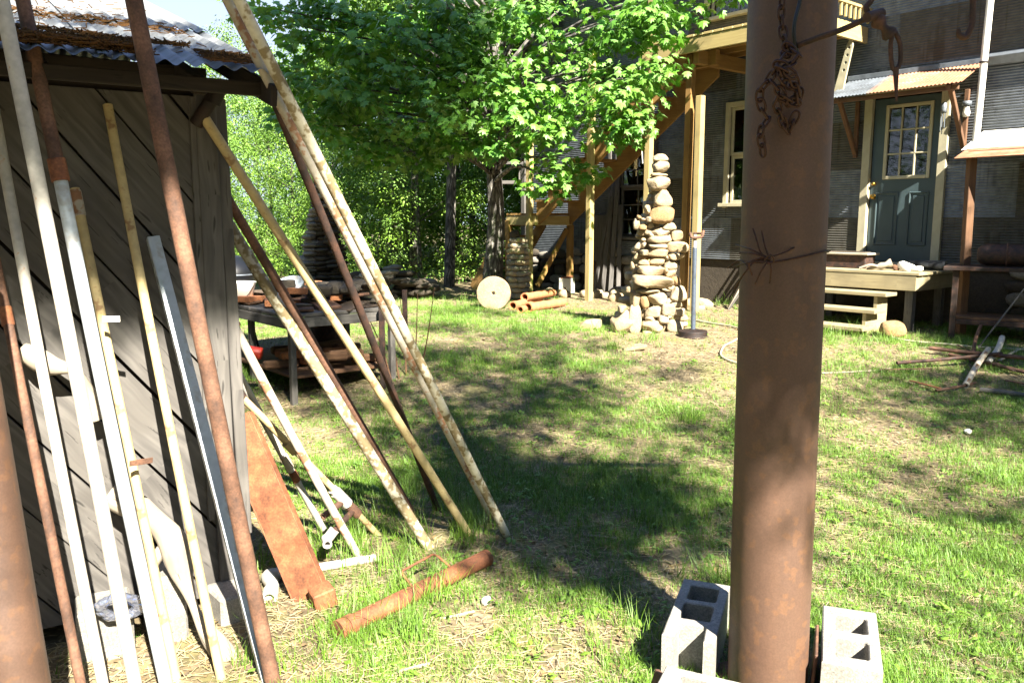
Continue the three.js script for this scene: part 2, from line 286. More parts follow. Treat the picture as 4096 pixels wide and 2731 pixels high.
// ---------- the plank shed ----------
const SHED = { x: -1.25, z: -3.49, turn: Math.acos(0.843) };
{
  const s = thing('plank_shed', 'old weathered shed with slanting grey boards and corrugated tin roof', 'shed', [SHED.x, 0, SHED.z], SHED.turn);
  const clip = (P, nx, ny, d) => { const o = []; for (let i = 0; i < P.length; i++) { const a = P[i], b = P[(i + 1) % P.length], da = a[0] * nx + a[1] * ny - d, db = b[0] * nx + b[1] * ny - d; if (da <= 0) o.push(a); if (da * db < 0) { const t = da / (da - db); o.push([lerp(a[0], b[0], t), lerp(a[1], b[1], t)]); } } return o; };
  const X0 = -2.4, X1 = -0.045, Y0 = 0.04, Y1 = 2.2, sl = -1.28;
  for (let k = -2; k < 16; k++) { // boards nailed on the slant
    const y0 = -0.06 + 0.345 * (k - 9) + 0.006, y1 = y0 + 0.345 - rr(0.014, 0.026); // heights at x = 0
    let P = [[X0, y0 + sl * X0], [X1, y0 + sl * X1], [X1, y1 + sl * X1], [X0, y1 + sl * X0]];
    P = clip(P, 0, 1, Y1); P = clip(P, 0, -1, -Y0 - rr(0, 0.05)); if (P.length < 3) continue;
    const holes = []; if (k === 13) { const h = new THREE.Path(); h.absellipse(-0.28, 1.53, 0.03, 0.017, 0, 6.28, false, -0.7); holes.push(h); }
    const g = poly(P, 0.02, holes), uv = g.attributes.uv, p = g.attributes.position; // grain follows the board
    for (let i = 0; i < uv.count; i++) uv.setXY(i, p.getX(i) * 0.788 + p.getY(i) * 0.616 + k * 0.37, p.getX(i) * 0.616 - p.getY(i) * 0.788);
    const m = part(s, 'board', g, mt.woodGrey); m.position.z = rr(-0.004, 0.004) - 0.02;
  }
  for (const [x, w, z, y0, y1, t] of [[-0.02, 0.085, 0.005, 0.05, 2.24, 0], [0.055, 0.05, -0.02, 0.3, 2.2, 0.012], [-0.075, 0.03, 0.0, 0.4, 2.2, -0.008]]) put(s, 'corner_board', box(w, y1 - y0, 0.03), mt.woodGrey, x, (y0 + y1) / 2, z, 0, 0, t);
  put(s, 'side_wall', box(0.04, 2.2, 4.6), mt.woodGrey, 0.03, 1.14, -2.38); put(s, 'back_wall', box(2.4, 2.2, 0.04), mt.woodGrey, -1.2, 1.14, -4.7); put(s, 'side_wall', box(0.04, 2.2, 4.6), mt.woodGrey, -2.42, 1.14, -2.38);
  // roof: ribs run down to the eave
  const pitch = 0.30, run = 2.75, slope = Math.hypot(run, run * pitch), ang = Math.atan(pitch), rf = sub(s, 'roof');
  for (let i = 0; i < 5; i++) for (let row = 0; row < 2; row++) { // two courses of sheets, the upper one lapped over
    const w = 0.62, len = row ? slope - 1.2 : 1.35, g = corrugated(len, w, 0.066, 0.009, 8); // x along the slope
    const m = part(rf, 'tin_sheet', g, mt.tinRoof);
    const ex = V(0, Math.sin(ang), -Math.cos(ang)), ey = V(-1, 0, 0), ez = ex.clone().cross(ey);
    m.quaternion.setFromRotationMatrix(new THREE.Matrix4().makeBasis(ex, ey, ez)); const up = (row ? 1.2 : 0);
    m.position.set(0.16 - i * 0.578, 2.24 + Math.sin(ang) * up + (row ? 0.012 : 0) + i * 0.002, 0.5 - Math.cos(ang) * up);
  }
  const back = corrugated(slope, 2.9, 0.066, 0.009, 6), bm = part(rf, 'tin_sheet', back, mt.tinA); { const ex = V(0, Math.sin(ang), Math.cos(ang)), ey = V(1, 0, 0); bm.quaternion.setFromRotationMatrix(new THREE.Matrix4().makeBasis(ex, ey, ex.clone().cross(ey))); bm.position.set(-2.75, 2.22, -5.0); }
  put(s, 'eave_board', box(2.8, 0.05, 0.03), mt.woodDark, -1.27, 2.195, 0.36); put(s, 'wall_plate', box(2.4, 0.12, 0.08), mt.woodDark, -1.2, 2.26, -0.06);
  for (const x of [-0.1, -0.62, -1.14, -1.66, -2.18]) beam(s, 'rafter', [x, 2.2, 0.3], [x, 2.17 + 2.6 * pitch, -2.2], 0.05, 0.07, mt.woodDark);
  put(s, 'inner_lining', box(2.36, 2.1, 0.02), mt.woodDark, -1.21, 1.15, -0.06);
  put(s, 'rake_board', box(0.025, 0.08, slope), mt.woodDark, 0.12, 2.155 + 0.5 * run * pitch, 0.5 - run / 2, ang);
}

// ---------- the tin-clad house ----------
const HOUSE = { pos: [4.93, 0, -10.3], turn: -Math.atan2(0.768, 0.64) };
const toHouse = (X, y, N) => V(4.93 + 0.64 * X - 0.768 * N, y, -10.3 + 0.768 * X + 0.64 * N);
{
  const h = thing('tin_house', 'two storey house clad in horizontal grey corrugated tin sheets', 'house', HOUSE.pos, HOUSE.turn);
  const openings = [[-0.56, 0.36, 1.1, 3.27], [-4.9, -4.06, 1.36, 3.1], [-2.72, -1.95, 1.9, 3.38], [-3.18, -2.1, 4.58, 6.1]];
  const cut = (r, o) => { const [a, b, c, d] = r, [e, f, g, k] = o; if (f <= a || e >= b || k <= c || g >= d) return [r]; const out = []; if (e > a) out.push([a, e, c, d]); if (f < b) out.push([f, b, c, d]); const x0 = Math.max(a, e), x1 = Math.min(b, f); if (g > c) out.push([x0, x1, c, g]); if (k < d) out.push([x0, x1, k, d]); return out; };
  let y = 1.12, row = 0; const tones = [mt.tinB, mt.tinA, mt.tinA, mt.tinC];
  while (y < 6.6) { // courses of sheets
    const hgt = 0.62; let x = -7.3 - (row % 2 ? 0.9 : 0);
    while (x < 4.2) {
      const x1 = Math.min(4.2, x + 2.35), a = Math.max(x, -7.3);
      let rects = [[a, x1, y, y + hgt]]; for (const o of openings) rects = rects.flatMap((r) => cut(r, o));
      const tone = y < 1.8 && x > -1 ? mt.tinB : tones[Math.floor(R() * 4)], lift = rr(0, 0.006) + row * 0.0004;
      for (const [p, q, b, t] of rects) { if (q - p < 0.03 || t - b < 0.03) continue; const m = part(h, 'siding_sheet', corrugated(q - p, t - b, 0.0315, 0.0048), tone); m.position.set(p, b, 0.012 + lift); }
      x = x1;
    }
    y += hgt - 0.005; row++;
  }
  // the shell behind the tin: side, rear, floor and roof close the rooms
  put(h, 'side_wall', box(0.15, 6.2, 6), mt.woodGrey, -7.24, 3.55, -3.1); put(h, 'side_wall', box(0.15, 6.2, 6), mt.woodGrey, 4.1, 3.55, -3.1); put(h, 'rear_wall', box(11.3, 6.2, 0.15), mt.inside, -1.57, 3.55, -6.1);
  put(h, 'floor', box(11.2, 0.15, 5.9), mt.inside, -1.57, 1.06, -3.08); put(h, 'floor', box(11.2, 0.2, 5.9), mt.inside, -1.57, 4.0, -3.08);
  put(h, 'roof', box(12.2, 0.1, 4.35), mt.tinA, -1.57, 7.02, -1.18, 0.32); put(h, 'roof', box(12.2, 0.12, 3.9), mt.tinA, -1.57, 7.2, -4.9, -0.32); put(h, 'corner_trim', box(0.1, 5.6, 0.06), mt.woodGrey, -7.3, 3.9, 0.04);
  // rubble foundation
  put(h, 'foundation_wall', box(11.4, 0.75, 0.3), mt.stoneDark, -1.57, 0.74, -0.17);
  for (let X = -7.2; X < 4; X += 0.001) { const w = rr(0.22, 0.42); if (X > 0.9 || X < -3.6) for (let k = 0, yy = 0.42; yy < 1.08; k++) { const hh = rr(0.13, 0.2); stone(h, 'foundation_stone', [X + w / 2 + rr(-0.05, 0.05), yy + hh / 2, 0.0], [w, hh, 0.16], R() < 0.5 ? mt.stoneDark : mt.stoneGrey, 0, undefined, true); yy += hh * 0.92; } X += w; }
  // entrance door
  const d = sub(h, 'door'); d.userData.label = 'slate blue door with nine panes';
  const frame = (g, name, x0, x1, y0, y1, w, z, m, depth = 0.05) => { for (const [cx, cy, ww, hh] of [[x0 - w / 2, (y0 + y1) / 2, w, y1 - y0 + 2 * w], [x1 + w / 2, (y0 + y1) / 2, w, y1 - y0 + 2 * w]]) put(g, name, box(ww, hh, depth), m, cx, cy, z); put(g, name, box(x1 - x0, w, depth), m, (x0 + x1) / 2, y1 + w / 2, z - 0.003); };
  frame(d, 'door_casing', -0.52, 0.32, 1.17, 3.22, 0.1, 0.03, mt.cream, 0.07);
  const gx0 = -0.34, gx1 = 0.2, gy0 = 2.23, gy1 = 3.1;
  for (const [x0, x1, y0, y1] of [[-0.51, gx0, 1.19, 3.2], [gx1, 0.31, 1.19, 3.2], [gx0, gx1, 1.19, gy0], [gx0, gx1, gy1, 3.2]]) put(d, 'door_slab', box(x1 - x0, y1 - y0, 0.045, 0.001), mt.door, (x0 + x1) / 2, (y0 + y1) / 2, -0.02);
  for (const [x0, x1] of [[-0.42, -0.15], [0.0, 0.22]]) { for (const [x, yy, w, hh] of [[(x0 + x1) / 2, 1.4, x1 - x0, 0.02], [(x0 + x1) / 2, 2.04, x1 - x0, 0.02], [x0, 1.72, 0.02, 0.66], [x1, 1.72, 0.02, 0.66]]) put(d, 'panel_molding', box(w, hh, 0.02, 0.006), mt.door, x, yy, 0.008); put(d, 'raised_panel', box(x1 - x0 - 0.08, 0.56, 0.016, 0.007), mt.door, (x0 + x1) / 2, 1.72, 0.006); }
  frame(d, 'lite_frame', gx0 + 0.02, gx1 - 0.02, gy0 + 0.02, gy1 - 0.02, 0.04, 0.006, mt.cream, 0.03); put(d, 'lite_frame', box(gx1 - gx0 - 0.04, 0.04, 0.03), mt.cream, (gx0 + gx1) / 2, gy0, 0.004);
  for (let i = 0; i < 3; i++) for (let j = 0; j < 3; j++) put(d, 'pane', new THREE.BoxGeometry(0.166, 0.276, 0.004), mt.glass, gx0 + 0.09 + i * 0.18, gy0 + 0.145 + j * 0.29, -0.012, rr(-0.01, 0.01), rr(-0.012, 0.012));
  for (const k of [1, 2]) { put(d, 'muntin', box(0.02, gy1 - gy0, 0.022), mt.cream, gx0 + k * 0.18, (gy0 + gy1) / 2, 0.0); put(d, 'muntin', box(gx1 - gx0, 0.02, 0.02), mt.cream, (gx0 + gx1) / 2, gy0 + k * 0.29, 0.001); }
  const brass = new THREE.MeshStandardMaterial({ color: 0xb08a40, metalness: 0.9, roughness: 0.3 });
  for (const [yy, r0] of [[2.0, 0.028], [2.16, 0.02]]) put(d, 'knob', lathe([[0.001, 0.05], [r0, 0.045], [r0 * 1.1, 0.03], [r0 * 0.5, 0.02], [r0 * 1.2, 0.006], [r0 * 1.2, 0]], 14), brass, -0.46, yy, 0.004, Math.PI / 2);
  put(d, 'threshold', box(0.9, 0.03, 0.14), mt.cream, -0.1, 1.165, 0.03);
  // windows
  function window(x0, x1, y0, y1, rows, cols, label, m, split = true) {
    const g = sub(h, 'window'); g.userData.label = label; frame(g, 'casing', x0, x1, y0, y1, 0.07, 0.035, m, 0.05); put(g, 'sill', box(x1 - x0 + 0.22, 0.05, 0.12), m, (x0 + x1) / 2, y0 - 0.025, 0.06);
    const ys = split ? [[y0, (y0 + y1) / 2, -0.04], [(y0 + y1) / 2, y1, -0.012]] : [[y0, y1, -0.02]];
    for (const [a, b, z] of ys) {
      for (const x of [x0 + 0.02, x1 - 0.02]) put(g, 'sash', box(0.045, b - a, 0.03), m, x, (a + b) / 2, z); for (const yy of [a + 0.022, b - 0.022]) put(g, 'sash', box(x1 - x0 - 0.085, 0.045, 0.03), m, (x0 + x1) / 2, yy, z - 0.002);
      const w = (x1 - x0 - 0.085) / cols, hh = (b - a - 0.09) / rows;
      for (let i = 0; i < cols; i++) for (let j = 0; j < rows; j++) put(g, 'pane', new THREE.BoxGeometry(w - 0.004, hh - 0.004, 0.003), mt.glass, x0 + 0.0425 + (i + 0.5) * w, a + 0.045 + (j + 0.5) * hh, z - 0.004, rr(-0.012, 0.012), rr(-0.015, 0.015));
      for (let i = 1; i < cols; i++) put(g, 'muntin', box(0.018, b - a - 0.09, 0.018), m, x0 + 0.0425 + i * w, (a + b) / 2, z + 0.001); for (let j = 1; j < rows; j++) put(g, 'muntin', box(x1 - x0 - 0.09, 0.018, 0.016), m, (x0 + x1) / 2, a + 0.045 + j * hh, z + 0.002);
    }
    return g;
  }
  window(-4.85, -4.11, 1.43, 3.05, 3, 2, 'old divided window under the stairs', mt.woodGrey); window(-2.67, -2.0, 1.95, 3.33, 1, 1, 'plain double window beside the steel pole', mt.cream); window(-3.12, -2.16, 4.64, 6.05, 2, 2, 'upper window above the deck', mt.cream);
  const screen = put(h, 'shutter', box(0.06, 1.5, 0.03), mt.woodGrey, -5.06, 2.2, 0.04);
  // awning above the door
  const aw = sub(h, 'awning'); aw.userData.label = 'rust red corrugated awning';
  const aL = Math.hypot(0.6, 0.28); for (let k = 0; k < 3; k++) {
    const g = corrugated(aL, 0.56, 0.045, 0.006, 6), m = part(aw, 'tin_sheet', g, k === 0 ? mt.tinC : mt.tinRust), ex = V(0, 0.28, -0.6).normalize(), ey = V(-1, 0, 0);
    m.quaternion.setFromRotationMatrix(new THREE.Matrix4().makeBasis(ex, ey, ex.clone().cross(ey))); m.position.set(-0.3 + k * 0.53, 3.2 + k * 0.003, 0.62);
  }
  put(aw, 'flashing', box(1.66, 0.06, 0.03), mt.tinC, -0.05, 3.5, 0.04); put(aw, 'front_rail', box(1.5, 0.05, 0.04), mt.woodBrown, -0.05, 3.165, 0.54);
  for (const x of [-0.72, 0.6]) { beam(aw, 'bracket', [x, 3.16, 0.5], [x, 2.55, 0.05], 0.05, 0.05, mt.woodBrown); beam(aw, 'bracket', [x, 3.2, 0.05], [x, 2.5, 0.045], 0.05, 0.04, mt.woodBrown); beam(aw, 'bracket', [x, 3.4, 0.03], [x, 3.17, 0.58], 0.05, 0.05, mt.woodBrown); }
  put(h, 'drip_flashing', box(1.5, 0.1, 0.1), mt.tinC, 1.55, 3.5, 0.06, 0.5);
  // wall lantern
  const lan = sub(h, 'wall_lamp'); const lx = 0.62, ly = 2.97; put(lan, 'lamp_base', lathe([[0.001, 0.0], [0.05, 0.0], [0.05, 0.05], [0.001, 0.055]], 16), mt.tinC, lx, ly + 0.04, 0.09); put(lan, 'lamp_globe', lathe([[0.001, 0.0], [0.034, 0.01], [0.042, 0.05], [0.03, 0.1], [0.03, 0.12]], 16), mt.white, lx, ly - 0.09, 0.09); put(lan, 'lamp_arm', box(0.03, 0.03, 0.09), mt.tinC, lx, ly + 0.06, 0.05);
  // second awning at the right
  const a2 = sub(h, 'side_awning'); a2.userData.label = 'white topped sheet metal canopy with rusty lip';
  { const g = corrugated(0.62, 2.2, 0.5, 0.001, 4), m = part(a2, 'tin_sheet', g, mt.white), ex = V(0, 0.3, -0.7).normalize(), ey = V(-1, 0, 0); m.quaternion.setFromRotationMatrix(new THREE.Matrix4().makeBasis(ex, ey, ex.clone().cross(ey))); m.position.set(3.0, 2.47, 0.6); }
  put(a2, 'rusty_lip', box(2.25, 0.012, 0.34), mt.tinRust, 1.98, 2.42, 0.74, 0.35); beam(a2, 'post', [1.02, 0.45, 0.78], [0.98, 2.38, 0.75], 0.08, 0.08, mt.woodBrown); beam(a2, 'post', [1.62, 1.1, 0.1], [1.62, 2.6, 0.1], 0.07, 0.05, mt.woodGrey); beam(a2, 'rail', [0.92, 2.42, 0.68], [3.0, 2.42, 0.68], 0.05, 0.06, mt.woodBrown);
}
// ---------- stairs and deck of pale lumber ----------
{
  const t = thing('deck_stairs', 'yellow lumber outdoor staircase climbing to a small upper deck', 'staircase', HOUSE.pos, HOUSE.turn);
  const dx0 = -3.3, dx1 = -0.66, dN = 1.28, dy = 4.12;
  for (let x = dx0 + 0.07; x < dx1; x += 0.152) put(t, 'deck_board', box(0.138, 0.03, dN + 0.02, 0.003, 'z'), mt.lumber, x, dy + rr(-0.001, 0.001), dN / 2);
  for (const N of [0.3, 0.62, 0.94]) put(t, 'joist', box(dx1 - dx0 - 0.1, 0.14, 0.04), mt.lumberOchre, (dx0 + dx1) / 2, dy - 0.088, N);
  put(t, 'rim_joist', box(dx1 - dx0, 0.19, 0.04), mt.lumber, (dx0 + dx1) / 2, dy - 0.115, dN - 0.02); put(t, 'rim_joist', box(0.04, 0.19, dN - 0.05), mt.lumber, dx1 - 0.02, dy - 0.115, dN / 2 - 0.02); put(t, 'rim_joist', box(0.04, 0.19, dN - 0.05), mt.lumberOchre, dx0 + 0.02, dy - 0.116, dN / 2 - 0.02);
  put(t, 'girder', box(0.7, 0.2, 0.09), mt.lumberOchre, -2.6, dy - 0.26, 0.95); put(t, 'girder', box(0.09, 0.18, 1.2), mt.lumberOchre, -2.42, dy - 0.26, 0.6);
  // low side rail
  put(t, 'rail', box(0.05, 0.035, dN), mt.lumber, dx1 + 0.01, dy + 0.19, dN / 2); for (let N = 0.06; N < dN; N += 0.11) put(t, 'baluster', box(0.03, 0.15, 0.03), mt.lumber, dx1 + 0.01, dy + 0.095, N);
  // posts
  const P = 0.092; for (const [X, N, y0, y1, m] of [[-3.2, 1.2, 0.4, 5.3, mt.lumber], [-2.58, 1.1, 0.4, dy - 0.2, mt.lumberOchre], [-2.33, 1.18, 0.4, 3.35, mt.lumber], [-4.3, 1.27, 0.4, 4.3, mt.lumber], [-5.72, 1.27, 0.4, 3.1, mt.lumber], [-5.62, 0.42, 0.4, 1.62, mt.lumberOchre]]) put(t, 'post', box(P, y1 - y0, P), m, X, (y0 + y1) / 2, N, 0, 0, rr(-0.006, 0.006));
  part(t, 'cord', sweep([V(-3.29, 4.0, 1.33), V(-3.26, 3.2, 1.34), V(-3.2, 2.5, 1.33)], 0.008, 6), mt.white);
  // main flight
  const rise = 0.21, run = 0.28, n = 11, lx = -5.62, ly = 1.82;
  const saw = [[lx + 0.05, ly - 0.3]]; for (let k = 0; k < n; k++) { saw.push([lx + k * run, ly + k * rise - 0.03 + (k ? 0 : -0.02)], [lx + k * run, ly + (k + 1) * rise - 0.03]); } const ex = lx + n * run; saw.push([ex - 0.05, ly + n * rise - 0.03], [ex - 0.05, ly + n * rise - 0.28]); const front = saw.slice(1).map((p) => p), outline = [[lx, ly - 0.22], ...front, [ex - 0.05, ly + n * rise - 0.42]];
  for (const N of [1.16, 0.44]) put(t, 'stringer', poly(outline.slice().reverse(), 0.038), mt.lumberOchre, 0, 0, N);
  for (let k = 1; k < n; k++) put(t, 'tread', box(run + 0.03, 0.034, 0.82, 0.004, 'z'), mt.lumberOchre, lx + (k - 0.5) * run + 0.0, ly + k * rise - 0.012, 0.82);
  // landing and lower flight
  for (let k = 0; k < 5; k++) put(t, 'deck_board', box(0.14, 0.034, 0.9, 0.003, 'z'), mt.lumberOchre, -6.26 + k * 0.146, ly - 0.018, 0.82);
  put(t, 'landing_rim', box(0.76, 0.16, 0.04), mt.lumber, -5.97, ly - 0.12, 1.24); put(t, 'landing_rim', box(0.76, 0.16, 0.04), mt.lumberOchre, -5.97, ly - 0.12, 0.4); put(t, 'landing_rim', box(0.04, 0.16, 0.8), mt.lumber, -5.6, ly - 0.122, 0.82);
  beam(t, 'brace', [-5.6, 0.6, 1.2], [-5.62, 1.55, 0.5], 0.04, 0.09, mt.lumberOchre); put(t, 'post', box(P, 1.3, P), mt.lumberOchre, -6.3, 1.05, 1.24);
  for (let k = 0; k < 6; k++) put(t, 'tread', box(0.2, 0.034, 0.84, 0.004, 'z'), mt.lumberOchre, -6.44 - k * 0.17, ly - (k + 1) * 0.2, 0.82);
  for (const N of [1.22, 0.42]) beam(t, 'stringer', [-6.32, 1.66, N], [-7.36, 0.45, N], 0.04, 0.2, mt.lumberOchre);
}
// ---------- entrance steps ----------
{
  const t = thing('entrance_steps', 'unpainted wooden landing with three open steps below the blue door', 'steps', HOUSE.pos, HOUSE.turn);
  const x0 = -0.95, x1 = 0.62, N1 = 1.05, y = 1.12;
  for (let k = 0; k < 7; k++) put(t, 'deck_board', box(x1 - x0 + 0.06, 0.032, 0.142), mt.lumberPale, (x0 + x1) / 2, y - 0.016, 0.1 + k * 0.149);
  put(t, 'rim_board', box(x1 - x0, 0.17, 0.04), mt.lumberPale, (x0 + x1) / 2, y - 0.12, N1 - 0.01); for (const x of [x0 + 0.02, x1 - 0.02]) put(t, 'rim_board', box(0.04, 0.17, N1 - 0.05), mt.lumberPale, x, y - 0.121, N1 / 2);
  for (const [x, N] of [[x0 + 0.1, 0.95], [x1 - 0.1, 0.95], [x1 - 0.1, 0.2], [x0 + 0.1, 0.2]]) put(t, 'post', box(0.09, 0.62, 0.09), mt.woodGrey, x, 0.72, N);
  for (let k = 0; k < 3; k++) { const yy = 0.89 - k * 0.175, N = 1.13 + k * 0.24; for (const dn of [0, 0.135]) put(t, 'tread', box(1.36, 0.04, 0.13), mt.lumberPale, -0.27, yy - 0.02, N + dn - 0.02); }
  for (const x of [-0.9, 0.3]) { const o = [[0, 0.42], [0, 0.85], [0.24, 0.85], [0.24, 0.675], [0.48, 0.675], [0.48, 0.5], [0.68, 0.5], [0.68, 0.42], [0.3, 0.42]]; const m = part(t, 'stringer', poly(o.slice().reverse(), 0.038), mt.lumberPale); m.rotation.y = -Math.PI / 2; m.position.set(x, 0, 1.04); }
}

// ---------- pipes leaning on the shed ----------
function toGround(low, high, top = 0) { // straight run from the soil through two points, and `top` metres on past the upper one
  low = A(low); high = A(high); const d = high.clone().sub(low).normalize(), t = (low.y - groundY(low.x, low.z) + 0.02) / d.y; return [low.clone().addScaledVector(d, -t), high.clone().addScaledVector(d, top)];
}
function pipe(name, label, r, material, [p, q], { joints = [], bow = 0.006, seg = 16, group = 'pipes leaning on the shed' } = {}) {
  const t = thing(name, label, 'pipe', p.toArray(), 0, group), z = q.clone().sub(p); const line = along(V(0, 0, 0), z, 10, bow); part(t, 'tube', sweep(line, r, seg, { inner: 0.8 }), material);
  for (const [k, len, m, s = 1.28] of joints) { const c = z.clone().multiplyScalar(k), d = z.clone().normalize().multiplyScalar(len / 2); part(t, 'coupling', sweep([c.clone().sub(d), c.clone().sub(d.clone().multiplyScalar(0.86)), c.clone().addScaledVector(d, 0.86), c.clone().add(d)], [r * s * 0.93, r * s, r * s, r * s * 0.93], seg), m); }
  return t;
}
pipe('leaning_pipe', 'thick rust brown pipe in front of the tin roof edge', 0.028, mt.rust, toGround([-0.88, 0.02, -2.8], [-1.22, 2.24, -2.84], 0.5));
pipe('leaning_pipe', 'pale grey pipe reaching past the roof edge, second from the picture edge', 0.0225, mt.galv, toGround([-1.32, 0.1, -2.66], [-1.54, 2.12, -2.64], 0.6));
pipe('leaning_pipe', 'bluish white pipe with a rusty upper length and coupling', 0.022, mt.galvBlue, toGround([-1.22, 0.09, -2.68], [-1.53, 1.86, -2.82], 0));
{ const [p, q] = toGround([-1.22, 0.09, -2.68], [-1.53, 1.86, -2.82], 0), d = q.clone().sub(p).normalize(), t = scene.children[scene.children.length - 1]; const l0 = q.clone().sub(p); part(t, 'rusty_length', sweep([l0, l0.clone().addScaledVector(d, 1.1)], 0.023, 16, { inner: 0.8 }), mt.rust).userData.label = 'rust brown upper length'; part(t, 'coupling', sweep([l0.clone().addScaledVector(d, -0.03), l0.clone().addScaledVector(d, 0.045)], 0.029, 16), mt.rustOrange); }
pipe('leaning_pipe', 'whitish pipe with brown spots beside the red rusty one', 0.0185, mt.galv, toGround([-1.43, 0.1, -2.66], [-1.81, 1.86, -2.99], 0.35));
pipe('leaning_pipe', 'thin reddish rusty pipe with a coupling at the picture edge', 0.017, mt.rust, toGround([-1.48, 0.13, -2.61], [-1.78, 1.24, -2.89], 0.7), { joints: [[0.72, 0.07, mt.rustOrange]] });
const strapPipe = pipe('leaning_pipe', 'yellowish pipe carrying a white strap and a rusty hanger', 0.0175, mt.tan, toGround([-1.25, -0.01, -2.84], [-1.67, 1.82, -3.18], 0), { joints: [[0.97, 0.1, mt.galvRust, 1.2]] });
pipe('leaning_pipe', 'cream pipe ending on the shed boards left of the strut channel', 0.0175, mt.tan, toGround([-1.09, -0.02, -2.86], [-1.56, 2.14, -3.26], 0));
{ const w = (p, q, label, m, name) => { p = A(p); q = A(q); const d = q.clone().sub(p), side = V(0, 1, 0).cross(d).normalize(); const t = part(strapPipe, name, box(d.length(), 0.022, 0.003, 0.001), m); t.position.copy(p).add(q).multiplyScalar(0.5).sub(strapPipe.position); t.quaternion.setFromUnitVectors(V(1, 0, 0), d.normalize()); t.userData.label = label; };
  w([-1.51, 1.34, -3], [-1.45, 1.34, -3.01], 'white plastic strap', mt.white, 'strap'); w([-1.4, 0.82, -2.9], [-1.35, 0.81, -2.98], 'perforated rusty hanger', mt.rust, 'hanger'); }
{ // slotted strut channel
  const [p, q] = toGround([-0.96, 0.14, -2.89], [-1.44, 1.63, -3.31], 0), t = thing('strut_channel', 'grey slotted square steel channel between the pipes', 'channel', p.toArray(), 0), d = q.clone().sub(p), L = d.length();
  const g = sub(t, 'channel'); const y = d.clone().normalize(), z = V(0.537, 0, 0.843), x = y.clone().cross(z).normalize(); z.copy(x.clone().cross(y)); g.quaternion.setFromRotationMatrix(new THREE.Matrix4().makeBasis(x, y, z));
  put(g, 'web', box(0.044, L, 0.004, 0.001), mt.galvBlue, 0, L / 2, 0.02); for (const s of [-1, 1]) put(g, 'flange', box(0.004, L, 0.04, 0.001), mt.galvBlue, s * 0.022, L / 2, 0); for (let k = 0.05; k < L - 0.03; k += 0.075) put(g, 'slot', box(0.0016, 0.034, 0.01, 0.0005), mt.black, -0.0236, k, 0.002);
}
{ // large rusty tube at the picture edge
  const [p, q] = toGround([-1.467, 0.359, -2.25], [-1.539, 0.899, -2.3], 1.0); const t = thing('leaning_pipe', 'very thick rusty tube at the lower edge of the shed', 'pipe', p.toArray(), 0, 'pipes leaning on the shed'); part(t, 'tube', sweep(along(V(0, 0, 0), q.sub(p), 8), 0.088, 28, { inner: 0.92 }), mt.rustPole);
}
const gp = (p) => { const v = A(p); v.y = groundY(v.x, v.z) - 0.015; return v; };
const long = (p, q, k) => { p = gp(p); q = A(q); return [p, q.clone().addScaledVector(q.clone().sub(p).normalize(), k)]; };
pipe('leaning_pipe', 'tallest tan pipe leaning past the roof corner, outer one of a pair', 0.0215, mt.mossy, long([-0.021, 0.018, -4.216], [-0.852, 2.228, -3.06], 1.0), { bow: 0.012 });
pipe('leaning_pipe', 'rust stained tall pipe, inner one of the pair at the roof corner', 0.018, mt.galvRust, long([-0.1, 0.028, -4.415], [-0.913, 2.242, -3.14], 0.9), { bow: 0.012 });
pipe('leaning_pipe', 'black iron pipe ending under the roof corner', 0.0185, mt.rustDark, long([-0.428, 0.038, -4.571], [-0.963, 2.258, -3.3], 0), { bow: 0.01 });
const teePipe = pipe('leaning_pipe', 'yellow tan pipe topped by a black tee fitting', 0.021, mt.tan, long([-0.224, 0.018, -4.233], [-1.256, 2.125, -3.42], 0), { bow: 0.012 });
pipe('leaning_pipe', 'thick flaking white pipe with faded stencil marks', 0.0275, mt.mossy, long([-0.428, 0.012, -4.081], [-1.4, 1.885, -3.75], 0));
pipe('leaning_pipe', 'smooth red brown pipe just behind the thick flaking white one', 0.021, mt.rust, long([-0.523, 0.028, -4.403], [-1.309, 1.962, -3.55], 0));
pipe('leaning_pipe', 'scabby white pipe with an orange coupling near the shed corner', 0.0205, mt.galvRust, long([-0.777, 0.008, -3.978], [-1.297, 1.362, -3.62], 0), { joints: [[0.93, 0.09, mt.rustOrange, 1.35]] });
pipe('leaning_pipe', 'short whitish pipe with an orange joint behind the rusty plate', 0.0185, mt.galv, long([-1.032, 0.023, -4.322], [-1.337, 1.128, -3.75], 0), { joints: [[0.42, 0.09, mt.galvRust, 1.2], [0.34, 0.07, mt.rustOrange, 1.15]] });
{ // black tee on top
  const q = A([-1.256, 2.125, -3.42]).sub(teePipe.position), e = A([-1.195, 2.197, -3.4]).sub(teePipe.position), d = e.clone().sub(q), n = V(0.8, -0.6, 0.1).normalize(); const up = V(0.55, 1.2, 0).normalize();
  part(teePipe, 'tee_fitting', merge([sweep([q.clone().addScaledVector(d, -0.5), e], 0.028, 14), sweep([e.clone().addScaledVector(up, -0.045).add(V(0.0, 0, 0)), e.clone().addScaledVector(up, 0.05)].map((v, i) => v.clone().add(V(0.012, 0.008, 0))), 0.03, 14, { inner: 0.75 })]), mt.darkIron);
}
